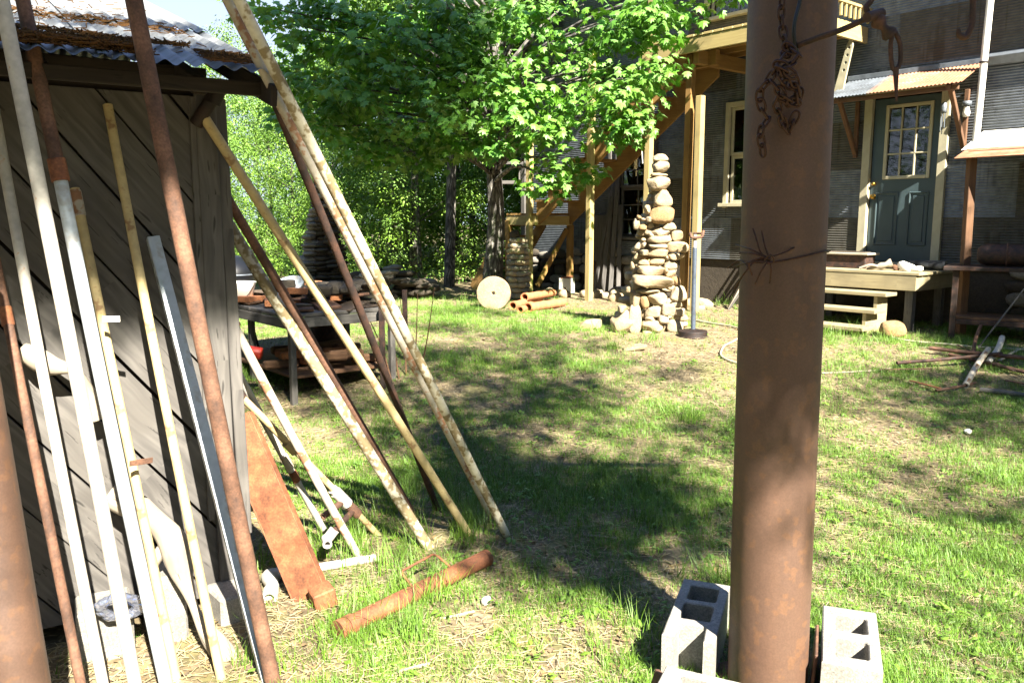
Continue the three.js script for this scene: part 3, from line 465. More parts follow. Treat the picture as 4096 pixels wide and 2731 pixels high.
{ // stencil of flaked paint on the thick white pipe is left as short raised flakes
  const t = scene.children.find((o) => o.userData.label?.startsWith('thick flaking')), p = gp([-0.428, 0.012, -4.081]), q = A([-1.4, 1.885, -3.75]), d = q.clone().sub(p), dir = d.clone().normalize(), side = V(0.55, 0.1, 0.83); side.addScaledVector(dir, -side.dot(dir)).normalize(); const bx = dir.clone().cross(side);
  for (let k = 0; k < 9; k++) { const m = part(t, 'stencil_mark', box(0.018, 0.016, 0.002, 0.0005), k % 3 ? mt.galvRust : mt.rust); m.position.copy(d).multiplyScalar(0.16 + k * 0.014).addScaledVector(side, 0.0272); m.quaternion.setFromRotationMatrix(new THREE.Matrix4().makeBasis(bx, dir, side)); }
}
{ // pipe with fittings, crossing the others
  const p = gp([-0.717, 0.019, -4.244]), q = A([-1.306, 0.947, -3.72]), d = q.clone().sub(p), t = thing('fitted_pipe', 'pipe with white tee fittings crossing low in front of the others', 'pipe', p.toArray(), 0, 'pipes leaning on the shed'), at = (k) => d.clone().multiplyScalar(k);
  part(t, 'tube', sweep(along(V(0, 0, 0), d, 6, 0.004), 0.0175, 14, { inner: 0.8 }), mt.tan); const cp = (a, b, r, m) => part(t, 'coupling', sweep([at(a), at(b)], r, 16), m);
  cp(0.93, 1.01, 0.025, mt.rustDark); cp(0.6, 0.66, 0.025, mt.tan); cp(0.245, 0.33, 0.031, mt.galv); cp(0.33, 0.35, 0.026, mt.galv); cp(0.17, 0.235, 0.027, mt.rust);
  const w = (px) => A(px).sub(p); part(t, 'branch', sweep([at(0.27), w([-0.95, 0.227, -3.95])], 0.017, 14, { inner: 0.7 }), mt.rust); part(t, 'branch', sweep([at(0.2), w([-0.891, 0.164, -3.9])], 0.0165, 14), mt.rustDark); part(t, 'elbow', merge([sweep([w([-0.884, 0.178, -3.9]), w([-0.925, 0.125, -3.88])], 0.026, 14), sweep([w([-0.924, 0.14, -3.88]), w([-0.898, 0.142, -3.8])], 0.023, 14, { inner: 0.6 })]), mt.galv);
}
{ const a = A([-1.247, 1.223, -3.5]); const t = thing('pipe_stub', 'short pipe end with open ring mouth at the shed corner', 'pipe', a.toArray()); part(t, 'tube', sweep([V(0, 0, 0), V(-0.12, 0.06, -0.3)], 0.0185, 18, { inner: 0.62 }), mt.tan); }
{ // wide rusty steel channel
  const lo = gp([-0.894, 0, -3.466]), hi = A([-1.296, 0.786, -3.72]), d = hi.clone().sub(lo), L = d.length(), t = thing('steel_plate', 'wide rusty orange steel channel leaning at the shed corner', 'steel channel', lo.toArray()), y = d.clone().normalize(), x = V(1, -0.16, 0.2); x.addScaledVector(y, -x.dot(y)).normalize(); const g = sub(t, 'channel'), z = x.clone().cross(y); g.quaternion.setFromRotationMatrix(new THREE.Matrix4().makeBasis(x, y, z));
  put(g, 'web', box(0.155, L, 0.008, 0.002), mt.rustOrange, 0, L / 2, 0); for (const s of [-1, 1]) put(g, 'flange', box(0.007, L, 0.05, 0.002), mt.rustOrange, s * 0.08, L / 2, -0.02);
}
// ---------- things on the ground by the shed ----------
{ const a = gp([-1.133, 0.002, -3.705]), b = gp([-0.689, 0.007, -3.927]), c = gp([-1.097, 0, -3.5]); a.y += 0.045; b.y += 0.03; c.y += 0.035; const t = thing('elbow_pipe', 'white pipe with elbow lying in front of the rusty steel channel', 'pipe', a.toArray()); b.sub(a); c.sub(a); part(t, 'tube', sweep([V(0, 0, 0), b], 0.021, 16, { inner: 0.8 }), mt.galv); part(t, 'elbow', merge([sweep(curve([b.clone().multiplyScalar(0.05), b.clone().multiplyScalar(-0.06), c.clone().multiplyScalar(0.5), c], 10), 0.032, 16), sweep([c.clone().multiplyScalar(0.8), c.clone().multiplyScalar(1.1)], 0.037, 16, { inner: 0.6 })]), mt.galv); }
{ // fence post driver
  const a = gp([-0.716, 0, -3.156]), b = gp([-0.129, 0.004, -3.848]); a.y += 0.05; b.y += 0.06; const t = thing('post_driver', 'rusty orange tube with a bent rod handle lying in the grass', 'post driver', a.toArray()), d = b.sub(a), u = d.clone().normalize(), s = V(-0.55, 0.75, -0.35).normalize(); part(t, 'tube', sweep([d.clone().multiplyScalar(0.02), d], 0.04, 20, { inner: 0.86 }), mt.rustOrange); for (const k of [0.0, 0.05]) part(t, 'collar', sweep([d.clone().multiplyScalar(k), d.clone().multiplyScalar(k + 0.035)], 0.045, 20), mt.rustOrange);
  part(t, 'end_cap', sweep([d.clone().multiplyScalar(0.985), d.clone().multiplyScalar(1.01)], 0.042, 20), mt.rustOrange); const h = (k, o) => d.clone().multiplyScalar(k).addScaledVector(s, o); part(t, 'handle', sweep([h(0.48, 0.03), h(0.47, 0.1), h(0.48, 0.115), h(0.7, 0.125), h(0.72, 0.11), h(0.76, 0.03)], 0.006, 8), mt.rustOrange);
}
{ // bleached limb leaning at the foot of the wall
  const P = [[-1.6, 0.62, -3.15], [-1.47, 0.54, -3.15], [-1.36, 0.43, -3.13], [-1.31, 0.28, -3.1], [-1.23, 0.12, -3.05], [-1.13, -0.01, -3.03], [-1.01, -0.16, -3.02]].map(A); const o = P[6].clone(); o.y = 0; const t = thing('driftwood_limb', 'bleached crooked tree limb leaning among the pipe feet', 'limb', o.toArray()); part(t, 'limb', sweep(curve(P.map((p) => p.sub(o)), 40), (k) => 0.042 + 0.014 * Math.sin(k * 7) + 0.012 * Math.sin(k * 17 + 1), 16), mt.woodBleach);
  part(t, 'knot', sweep(curve([P[2].clone(), P[2].clone().add(V(-0.05, -0.05, 0.02)), P[2].clone().add(V(-0.09, -0.13, 0.03))], 8), (k) => 0.035 * (1 - 0.6 * k), 12), mt.woodBleach);
  const Q = [[-1.84, 1.22, -3.04], [-1.75, 1.16, -3.05], [-1.67, 1.13, -3.08], [-1.65, 1.03, -3.12], [-1.64, 0.93, -3.14]].map(A), o2 = Q[4].clone(); const t2 = thing('driftwood_limb', 'weathered grey root wedged behind the pipes against the boards', 'limb', o2.toArray()); part(t2, 'limb', sweep(curve(Q.map((p) => p.sub(o2)), 24), (k) => 0.03 + 0.014 * Math.sin(k * 9), 12), mt.woodBleach);
}
function ringHole(w, d, x, y) { const h = new THREE.Path(), r = 0.018; h.moveTo(x - w / 2 + r, y - d / 2); h.lineTo(x + w / 2 - r, y - d / 2); h.absarc(x + w / 2 - r, y - d / 2 + r, r, -Math.PI / 2, 0); h.lineTo(x + w / 2, y + d / 2 - r); h.absarc(x + w / 2 - r, y + d / 2 - r, r, 0, Math.PI / 2); h.lineTo(x - w / 2 + r, y + d / 2); h.absarc(x - w / 2 + r, y + d / 2 - r, r, Math.PI / 2, Math.PI); h.lineTo(x - w / 2, y - d / 2 + r); h.absarc(x - w / 2 + r, y - d / 2 + r, r, Math.PI, 1.5 * Math.PI); return h; }
function cinder(label, x, z, turn, notch, L = 0.4, H = 0.195, tiltx = 0) { // hollow block, cells up
  const W = 0.185, o = notch ? [[-W / 2, -L / 2], [-W / 2 + 0.035, -L / 2], [-W / 2 + 0.04, -L / 2 + 0.11], [W / 2 - 0.04, -L / 2 + 0.11], [W / 2 - 0.035, -L / 2], [W / 2, -L / 2], [W / 2, L / 2], [-W / 2, L / 2]] : [[-W / 2, -L / 2], [W / 2, -L / 2], [W / 2, L / 2], [-W / 2, L / 2]];
  const ys = notch ? [-0.035, 0.135] : [-0.095, 0.095], g = poly(o, H, ys.map((q) => ringHole(W - 0.06, 0.14, 0, q)), 0.004), p = g.attributes.position;
  for (let i = 0; i < p.count; i++) { const a = p.getX(i), b = p.getY(i), c = p.getZ(i); p.setXYZ(i, a + 0.0025 * perlin.noise(a * 60, b * 60, c * 60), b + 0.0025 * perlin.noise(b * 60, c * 60, a * 50), c + 0.002 * perlin.noise(a * 70, b * 70, 3)); }
  g.rotateX(-Math.PI / 2); g.computeVertexNormals(); const m = solo('cinder_block', label, 'concrete block', g, mt.concrete, 'concrete blocks'); m.position.set(x, groundY(x, z) - 0.005, z); m.rotation.set(tiltx, turn, 0); return m;
}
cinder('hollow concrete block on the grass side of the steel pole, half in its shadow', 0.735, -3.045, 0.36 * -1, true, 0.5);
cinder('bright hollow concrete block at the sunny side of the steel pole', 1.235, -2.8, -0.37, false, 0.44);
cinder('concrete block in front of the steel pole at the picture bottom', 0.68, -2.43, 1.13, false, 0.42, 0.2);
{ const b = (label, px, w, h, d, turn) => { const p = gp(px); const m = solo('footing_block', label, 'concrete block', box(w, h, d, 0.01), mt.concrete, 'concrete blocks'); m.position.set(p.x, p.y + h / 2, p.z); m.rotation.y = turn; };
  b('mossy concrete footing block under the shed wall behind the pipes', [-1.45, -0.08, -3.22], 0.14, 0.3, 0.22, 0.58); b('squat concrete footing at the picture bottom behind the blue white pipe', [-1.63, -0.14, -3.08], 0.2, 0.22, 0.2, 0.5); b('low concrete footing below the shed corner', [-1.24, -0.03, -3.38], 0.14, 0.13, 0.2, 0.7); }
{ // crumpled foil ring round the pipes
  const g = new THREE.TorusGeometry(0.055, 0.02, 10, 40), p = g.attributes.position; for (let i = 0; i < p.count; i++) { const a = p.getX(i), b = p.getY(i), c = p.getZ(i), k = 1 + 0.22 * perlin.noise(a * 45, b * 45, c * 45 + 4); p.setXYZ(i, a * k, b * k, c * k); } const g2 = g.toNonIndexed(); g2.computeVertexNormals(); const m = solo('foil_ring', 'shiny crumpled foil duct ring lying behind the pipe feet', 'foil', g2, mt.foil); m.position.copy(A([-1.51, 0.23, -2.97])); m.rotation.set(0.2, 0.5, -0.4); m.scale.set(1.2, 0.75, 1);
}
for (const [a, w, hh, m, label] of [[[-0.966, 0, -3.614], 0.12, 0.02, mt.rustOrange, 'small rusty plate scrap under the white elbow pipe'], [[-0.839, 0, -3.428], 0.1, 0.09, mt.rustOrange, 'rusty folded bracket beside the foot of the steel channel']]) { const o = solo('scrap_piece', label, 'scrap', box(w, hh, 0.09, 0.006), m); o.position.set(a[0], groundY(a[0], a[2]) + hh / 2 - 0.005, a[2]); o.rotation.set(0.1, rr(0, 1), 0.15); }

// ---------- steel pole with chain ----------
const POLE = [0.92, 0, -2.78];
{
  const t = thing('steel_pole', 'thick rusty round steel pole standing among concrete blocks', 'pole', POLE);
  part(t, 'shaft', sweep([V(0.012, -0.05, 0), V(0, 1, 0), V(-0.012, 2.2, 0), V(-0.02, 3.0, 0)], 0.139, 56, { inner: 0.94 }), mt.rustPole);
  const arm = part(t, 'cross_arm', sweep([V(-0.2, 2.78, 0.24), V(1.4, 2.78, 0.36)], 0.03, 12), mt.rustDark);
  put(t, 'base_plate', box(0.44, 0.02, 0.4, 0.003), mt.rust, 0.1, 0.02, -0.02, 0, 0.4); put(t, 'base_angle', box(0.012, 0.19, 0.24, 0.003), mt.rust, 0.19, 0.09, -0.03, 0, -0.37, -0.08);
}
{ const m = solo('rusty_plate', 'thin rusty plate wedged against the front concrete block', 'plate', box(0.02, 0.16, 0.1, 0.003), mt.rust); m.position.copy(A([0.502, 0.171, -2.62])); m.position.y = 0.07; m.rotation.set(0, 0.3, -0.3); }
const linkGeo = (() => { const pts = [], a = 0.0115, b = 0.0145; for (let i = 0; i < 28; i++) { const k = i / 28 * Math.PI * 2, c = Math.cos(k), s = Math.sin(k); pts.push(V(a * Math.sign(c) * Math.pow(Math.abs(c), 0.85), b * s + Math.sign(s) * 0.006, 0)); } const g = new THREE.TubeGeometry(new THREE.CatmullRomCurve3(pts, true), 28, 0.0042, 8, true); return g; })();
function chainRun(t, pts, pitch = 0.031, start = 0) { const c = new THREE.CatmullRomCurve3(pts.map(A)), n = Math.max(2, Math.round(c.getLength() / pitch)); for (let i = 0; i <= n; i++) { const p = c.getPointAt(i / n), d = c.getTangentAt(i / n); const m = part(t, 'link', linkGeo, mt.chain); m.position.copy(p); m.quaternion.setFromUnitVectors(V(0, 1, 0), d); m.rotateY((i + start) % 2 ? 1.2 + rr(-0.25, 0.25) : -0.35 + rr(-0.25, 0.25)); } }
mt.chain = M(T.rustDark, { size: 0.08, roughness: 0.5, metalness: 0.35, color: 0xffe0c0 });
{
  const o = A([0.834, 2.206, -2.6]), t = thing('hanging_chain', 'rusty link chain knotted and hanging down the face of the steel pole', 'chain', o.toArray()), w = (p) => A(p).sub(o);
  chainRun(t, [w([0.818, 2.408, -2.6]), w([0.813, 2.355, -2.59]), w([0.813, 2.305, -2.59]), w([0.819, 2.253, -2.58]), w([0.828, 2.203, -2.57])]); chainRun(t, [w([0.826, 2.203, -2.57]), w([0.803, 2.167, -2.56]), w([0.78, 2.124, -2.57]), w([0.758, 2.083, -2.59]), w([0.772, 2.036, -2.6]), w([0.789, 2.008, -2.61]), w([0.772, 1.975, -2.61]), w([0.783, 1.916, -2.62])], 0.03, 1);
  chainRun(t, [w([0.83, 2.211, -2.56]), w([0.854, 2.19, -2.55]), w([0.826, 2.157, -2.54]), w([0.794, 2.159, -2.55]), w([0.816, 2.115, -2.55]), w([0.871, 2.08, -2.57]), w([0.848, 2.056, -2.58]), w([0.808, 2.069, -2.58]), w([0.826, 2.023, -2.6]), w([0.862, 1.976, -2.62]), w([0.875, 2.014, -2.61])], 0.027); chainRun(t, [w([0.806, 2.145, -2.54]), w([0.832, 2.13, -2.53]), w([0.867, 2.053, -2.56]), w([0.829, 2.066, -2.56]), w([0.793, 2.104, -2.56])], 0.027, 1);
}
{ // rod with hook and shackle
  const o = A([0.881, 2.231, -2.62]), w = (p) => A(p).sub(o), t = thing('hook_rod', 'rusty rod sticking out of the pole with a hanging shackle and spike', 'hook', o.toArray()); part(t, 'rod', sweep(curve([w([0.867, 2.228, -2.66]), w([0.901, 2.234, -2.55]), w([0.951, 2.242, -2.45]), w([0.995, 2.258, -2.36])], 16), 0.0085, 10), mt.rustDark);
  part(t, 'hanger', sweep(curve([w([0.986, 2.365, -2.36]), w([0.986, 2.297, -2.36]), w([0.973, 2.277, -2.36]), w([0.989, 2.249, -2.36])], 12), 0.008, 8), mt.rustDark); part(t, 'shackle_pin', sweep([w([0.968, 2.247, -2.34]), w([1.021, 2.265, -2.37])], 0.014, 10), mt.rustDark); part(t, 'swivel', sweep(curve([w([1.001, 2.249, -2.36]), w([1.024, 2.226, -2.36]), w([1.047, 2.203, -2.36])], 8), (k) => 0.016 + 0.006 * Math.sin(k * 9), 12), mt.rustDark);
  part(t, 'shackle', sweep(curve([w([1.049, 2.206, -2.36]), w([1.047, 2.171, -2.36]), w([1.06, 2.113, -2.36]), w([1.074, 2.125, -2.36]), w([1.072, 2.183, -2.36]), w([1.056, 2.215, -2.36])], 24), 0.0065, 8), mt.rustDark); part(t, 'spike', sweep([w([1.065, 2.119, -2.36]), w([1.073, 2.029, -2.36])], [0.009, 0.003], 8), mt.rustDark);
  const o2 = A([1.262, 2.274, -2.36]), v = (p) => A(p).sub(o2), t2 = thing('iron_hook', 'rusty curved iron hook hanging beside the white conduit', 'hook', o2.toArray()); part(t2, 'shank', sweep(curve([V(0.02, 0.42, -0.1), v([1.259, 2.365, -2.36]), v([1.266, 2.274, -2.36]), v([1.266, 2.229, -2.36]), v([1.251, 2.199, -2.36]), v([1.234, 2.206, -2.36]), v([1.231, 2.222, -2.36])], 30), (k) => 0.0085 - 0.004 * Math.max(0, k - 0.8) * 5, 10), mt.rustDark);
  const o3 = A([0.867, 2.285, -2.61]), c = (p) => A(p).sub(o3), t3 = thing('black_cable', 'black cable running down the pole beside the chain', 'cable', o3.toArray()); part(t3, 'cable', sweep(curve([c([0.878, 2.438, -2.62]), c([0.877, 2.363, -2.62]), c([0.861, 2.297, -2.61]), c([0.861, 2.253, -2.61]), c([0.88, 2.197, -2.62])], 16), 0.006, 8), mt.black);
}
{ // wire twisted round the pole
  const o = A([0.816, 1.582, -2.62]), w = (p) => A(p).sub(o), t = thing('wire_twist', 'spiky twist of rusty wire tied round the steel pole', 'wire', o.toArray()); const wire = (...p) => part(t, 'wire_end', sweep(curve(p.map(w), 12), 0.003, 6), mt.chain);
  wire([0.738, 1.62, -2.72], [0.761, 1.606, -2.6], [0.81, 1.583, -2.6]); wire([0.736, 1.597, -2.66], [0.765, 1.595, -2.59], [0.814, 1.578, -2.59]); wire([0.766, 1.674, -2.63], [0.773, 1.64, -2.61], [0.786, 1.599, -2.6], [0.81, 1.579, -2.6]); wire([0.794, 1.667, -2.63], [0.798, 1.626, -2.61], [0.811, 1.586, -2.6]); wire([0.775, 1.499, -2.61], [0.788, 1.545, -2.59], [0.811, 1.575, -2.6]); wire([0.818, 1.503, -2.6], [0.814, 1.552, -2.58], [0.811, 1.583, -2.6]); wire([0.811, 1.583, -2.6], [0.864, 1.598, -2.62], [0.932, 1.625, -2.66]); wire([0.74, 1.549, -2.72], [0.754, 1.567, -2.62], [0.78, 1.572, -2.59], [0.811, 1.58, -2.6]); wire([0.743, 1.479, -2.72], [0.744, 1.536, -2.62], [0.769, 1.572, -2.6], [0.811, 1.583, -2.6]); wire([0.722, 1.543, -2.75], [0.743, 1.571, -2.68], [0.752, 1.554, -2.62]); wire([0.764, 1.527, -2.61], [0.751, 1.566, -2.6], [0.793, 1.586, -2.59]); wire([0.792, 1.575, -2.585], [0.807, 1.594, -2.57], [0.822, 1.573, -2.58], [0.8, 1.567, -2.58], [0.795, 1.586, -2.585]);
  const ring = []; for (let k = 0; k <= 36; k++) { const a = k / 36 * Math.PI * 2; ring.push(V(POLE[0] + 0.143 * Math.cos(a), o.y + 0.01 * Math.sin(a * 2) + 0.012 * Math.cos(a), POLE[2] + 0.143 * Math.sin(a)).sub(o)); } part(t, 'wire_band', sweep(ring, 0.0028, 6), mt.chain);
}

// ---------- stone towers ----------
{
  const t = thing('stone_tower', 'tall tapering tower of stacked field stones in front of the stairs', 'cairn', [1.6, 0.44, -9.3]); const base = V(1.6, 0.44, -9.3);
  for (const [x, y, z, w, h, tilt] of [[1.626, 2.382, -9.2, 0.164, 0.073, 0], [1.633, 2.286, -9.2, 0.175, 0.103, 0], [1.622, 2.201, -9.2, 0.19, 0.043, 0], [1.621, 2.104, -9.2, 0.228, 0.14, 0], [1.663, 1.94, -9.2, 0.205, 0.175, 0], [1.662, 1.76, -9.2, 0.251, 0.167, 0], [1.744, 1.633, -9.2, 0.145, 0.076, 0], [1.67, 1.573, -9.2, 0.221, 0.099, 0.12], [1.646, 1.488, -9.2, 0.251, 0.088, 0.1], [1.837, 1.524, -9.2, 0.122, 0.114, 0], [1.636, 1.421, -9.2, 0.236, 0.076, -0.05], [1.853, 1.409, -9.2, 0.228, 0.11, 0], [1.631, 1.341, -9.2, 0.213, 0.084, -0.1], [1.836, 1.296, -9.2, 0.175, 0.073, 0.08], [1.626, 1.247, -9.2, 0.16, 0.084, 0], [1.778, 1.211, -9.2, 0.16, 0.1, 0], [1.735, 1.281, -9.2, 0.061, 0.052, 0], [1.471, 1.235, -9.2, 0.114, 0.055, -0.1], [1.463, 1.193, -9.2, 0.145, 0.037, 0], [1.56, 1.129, -9.2, 0.281, 0.114, -0.05], [1.773, 1.114, -9.2, 0.129, 0.091, 0], [1.837, 1.026, -9.2, 0.114, 0.094, 0], [1.578, 1.015, -9.2, 0.426, 0.137, -0.1], [1.531, 0.913, -9.2, 0.243, 0.055, -0.05], [1.864, 0.886, -9.2, 0.183, 0.152, 0], [1.641, 0.832, -9.2, 0.228, 0.129, -0.1], [1.393, 0.817, -9.2, 0.091, 0.145, 0], [1.488, 0.786, -9.2, 0.084, 0.129, 0.3], [1.594, 0.679, -9.2, 0.167, 0.114, 0], [1.762, 0.705, -9.2, 0.145, 0.122, 0], [1.893, 0.679, -9.2, 0.114, 0.073, 0], [1.387, 0.579, -9.2, 0.152, 0.327, -0.08], [1.262, 0.622, -9.2, 0.145, 0.137, 0], [1.566, 0.594, -9.2, 0.114, 0.061, 0], [1.711, 0.594, -9.2, 0.114, 0.091, 0], [1.591, 0.517, -9.2, 0.243, 0.114, 0], [1.859, 0.509, -9.2, 0.183, 0.145, 0], [1.918, 0.61, -9.2, 0.152, 0.076, 0], [1.852, 0.756, -9.2, 0.122, 0.068, 0], [1.242, 0.705, -9.2, 0.084, 0.084, 0], [1.532, 0.432, -9.2, 0.106, 0.061, 0], [1.501, 1.822, -9.2, 0.068, 0.084, 0], [1.41, 1.737, -9.2, 0.049, 0.037, 0], [1.459, 1.711, -9.2, 0.052, 0.03, 0], [1.511, 1.715, -9.2, 0.049, 0.053, 0], [1.386, 1.66, -9.2, 0.076, 0.106, 0], [1.465, 1.626, -9.2, 0.084, 0.055, 0], [1.6, 1.841, -9.2, 0.046, 0.04, 0], [1.667, 1.846, -9.2, 0.024, 0.018, 0], [1.468, 1.488, -9.2, 0.052, 0.033, 0], [1.458, 1.431, -9.2, 0.055, 0.068, 0], [1.402, 1.409, -9.2, 0.061, 0.091, -0.6], [1.476, 1.344, -9.2, 0.073, 0.058, 0], [1.55, 1.543, -9.2, 0.055, 0.04, 0], [1.351, 1.197, -9.2, 0.046, 0.076, 0], [1.311, 0.935, -9.2, 0.058, 0.061, 0], [1.77, 0.944, -9.2, 0.061, 0.04, 0], [1.719, 1.152, -9.2, 0.052, 0.061, 0], [1.541, 1.655, -9.3, 0.092, 0.077, 0], [1.538, 1.775, -9.3, 0.077, 0.062, 0], [1.564, 1.337, -9.3, 0.138, 0.092, 0], [1.489, 1.291, -9.3, 0.123, 0.077, 0], [1.432, 1.108, -9.3, 0.123, 0.092, 0], [1.435, 0.969, -9.3, 0.138, 0.092, 0], [1.483, 0.877, -9.3, 0.123, 0.092, 0], [1.535, 0.644, -9.3, 0.138, 0.108, 0], [1.695, 0.457, -9.3, 0.185, 0.092, 0], [1.427, 1.306, -9.3, 0.092, 0.077, 0], [1.543, 1.58, -9.3, 0.108, 0.077, 0], [1.467, 1.564, -9.3, 0.092, 0.077, 0]]) { const m = [mt.stone, mt.stonePale, mt.stone, mt.stonePale, mt.stonePale, mt.stone, mt.stoneWarm][Math.floor(R() * 7)], big = Math.max(w, h), dz = -0.04 * R() + (w > 0.3 ? 0.02 : 0); stone(t, 'stone', V(x, y, z + dz).sub(base), [w * 1.22, h * 1.3, clamp(w * 0.9, 0.14, 0.36)], m, tilt); }
  for (let k = 0; k < 44; k++) { const q = Math.pow(k / 43, 1.1), y = q * 1.55, rad = 0.36 * (1 - q) + 0.03, a = k * 2.4; stone(t, 'stone', V(0.0 + rad * Math.cos(a) * 0.8 + 0.02, y + 0.06, -0.14 - rad * (0.35 + 0.5 * Math.abs(Math.sin(a)))), [rr(0.2, 0.3) * (1.1 - 0.5 * q), rr(0.09, 0.15), rr(0.2, 0.28) * (1.1 - 0.5 * q)], mt.stone, rr(-0.15, 0.15)); }
}
for (const [p, w, h, label] of [[[1.246, 0.447, -9.225], 0.3, 0.22, 'pale angular field stone lying beside the tall stone tower'], [[0.908, 0.45, -9.469], 0.3, 0.14, 'low tan field stone half sunk in the grass before the stone tower'], [[1.238, 0.4, -8.255], 0.28, 0.05, 'flat pale stone set in the path near the tower'], [[4.15, 0.435, -8.854], 0.3, 0.22, 'mottled reddish boulder beside the entrance steps']]) { const m = stone(scene, numbered('field_stone'), V(p[0], groundY(p[0], p[2]) + h * 0.4, p[2]), [w, h, w * 0.8], label.includes('reddish') ? mt.stoneWarm : mt.stonePale, rr(-0.1, 0.1)); mark(m, label, 'stone', 'loose stones'); }
{ // neat round column of cobbles
  const p = [0.097, 0.45, -13.019], t = thing('cobble_column', 'round column of even rows of cobbles capped by a dark stone', 'cairn', [p[0], p[1], p[2]]); let y = 0.02; const rows = 11;
  for (let k = 0; k < rows; k++) { const h = rr(0.086, 0.1), rad = k > 8 ? 0.155 - (k - 8) * 0.02 : 0.175, n = 6, a0 = rr(0, 6); for (let i = 0; i < n; i++) { const a = a0 + (i + rr(-0.12, 0.12)) / n * Math.PI * 2, m = stone(t, 'cobble', V(Math.cos(a) * rad * 0.66, y + h / 2, Math.sin(a) * rad * 0.66), [rr(0.15, 0.2), h * 1.02, 0.16], R() < 0.5 ? mt.stone : mt.stoneGrey, 0, undefined, true); m.rotation.y = -a + Math.PI / 2; } y += h * 0.94; }
  stone(t, 'capstone', V(-0.05, y + 0.05, 0.04), [0.17, 0.15, 0.17], mt.stoneDark, 0.3);
}
{ const p = [-0.256, 0.45, -11.713], t = thing('mill_stone', 'round pale grindstone with square centre hole propped on edge by the maple', 'millstone', [p[0], p[1] - 0.02, p[2]]); const sh = new THREE.Shape(); sh.absarc(0, 0, 0.225, 0, Math.PI * 2); const hole = new THREE.Path(); hole.moveTo(-0.036, -0.036); hole.lineTo(-0.036, 0.036); hole.lineTo(0.036, 0.036); hole.lineTo(0.036, -0.036); sh.holes.push(hole); const g = boxUV(new THREE.ExtrudeGeometry(sh, { depth: 0.07, bevelEnabled: true, bevelSize: 0.018, bevelThickness: 0.018, bevelSegments: 3, curveSegments: 40 })), q = g.attributes.position; for (let i = 0; i < q.count; i++) { const n = 0.006 * perlin.noise(q.getX(i) * 14, q.getY(i) * 14, q.getZ(i) * 14); q.setXYZ(i, q.getX(i) * (1 + n * 2), q.getY(i) * (1 + n * 2), q.getZ(i) + n); } g.computeVertexNormals(); const m = part(t, 'wheel', g, mt.stonePale); m.position.y = 0.235; m.rotation.set(-0.12, -0.15, 0.3); }
{ // clay drain tiles
  const tile = (label, a, b, r, dy = 0) => { a = gp(a); b = gp(b); a.y += r + 0.015 + dy; b.y += r + 0.015 + dy; const t = thing('drain_tile', label, 'clay pipe', a.toArray(), 0, 'clay drain pipes'), d = b.sub(a); part(t, 'tube', sweep([V(0, 0, 0), d], r, 22, { inner: 0.82 }), mt.terracotta); part(t, 'collar', sweep([V(0, 0, 0).addScaledVector(d, -0.004), d.clone().multiplyScalar(0.09)], r * 1.14, 22, { inner: 0.76 }), mt.terracotta); };
  tile('orange clay drain pipe lying nearest, mouth towards the grindstone', [0.22, 0.45, -11.152], [0.74, 0.45, -11.953], 0.062); tile('orange clay drain pipe lying on top of the others', [0.185, 0.45, -11.953], [0.645, 0.45, -12.875], 0.058, 0.07); tile('pale mouthed clay drain pipe at the back of the heap', [0.012, 0.45, -11.482], [0.434, 0.45, -12.735], 0.055); tile('small clay drain pipe squeezed between two larger ones', [0.112, 0.45, -11.046], [0.472, 0.45, -11.953], 0.045);
}
{ // vise stand on a wheel hub
  const p = [1.992, 0.439, -8.933], t = thing('pipe_stand', 'steel post stand on a round iron hub base in front of the tower', 'stand', [p[0], groundY(p[0], p[2]) - 0.01, p[2]]); part(t, 'hub_base', lathe([[0.001, 0.09], [0.06, 0.09], [0.07, 0.08], [0.15, 0.075], [0.155, 0.06], [0.155, 0.02], [0.165, 0.01], [0.165, 0], [0.001, 0]], 32), mt.darkIron); part(t, 'post', sweep([V(0, 0.05, 0), V(-0.01, 0.98, 0)], 0.026, 18, { inner: 0.8 }), M(T.galvBlue, { size: 0.4, roughness: 0.45, metalness: 0.5, color: 0x8890a0 })); part(t, 'sleeve', sweep([V(-0.01, 0.95, 0), V(-0.012, 1.12, 0)], 0.02, 16), mt.galvRust);
  part(t, 'clamp', merge([sweep(curve([V(-0.07, 1.14, 0.01), V(-0.05, 1.09, 0.02), V(0, 1.085, 0.03), V(0.06, 1.1, 0.02), V(0.075, 1.16, 0)], 14), 0.016, 10), sweep([V(-0.02, 1.13, -0.03), V(0.05, 1.13, 0.05)], 0.014, 10)]), mt.rust);
}
// ---------- under the stairs ----------
function houseThing(name, label, cat, X, N, group) { const p = toHouse(X, 0, N); return thing(name, label, cat, [p.x, groundY(p.x, p.z), p.z], HOUSE.turn, group); }
for (const [X, dx, L, label] of [[-4.72, 0.1, 2.1, 'weathered plank leaning on the wall beside the divided window, longest of four'], [-4.86, 0.06, 1.9, 'grey plank second from the longest, leaning under the stairs'], [-4.98, -0.02, 1.75, 'thin grey batten leaning under the stairs behind the post'], [-4.6, 0.16, 1.5, 'short split board leaning at the window corner']]) { const t = houseThing('leaning_plank', label, 'plank', X, 0.45, 'planks under the stairs'); beam(t, 'plank', [dx, 0, 0], [-dx, L, -0.36], 0.07, 0.025, mt.woodGrey); }
{ const t = houseThing('wall_panel', 'plain grey plaster panel standing under the stairs', 'panel', -5.2, 0.12); put(t, 'panel', box(0.55, 1.35, 0.05), mt.woodGrey, 0, 0.67, 0, -0.02); put(t, 'patch', box(0.16, 0.22, 0.01), mt.rustDark, -0.12, 0.45, 0.033, -0.02); }
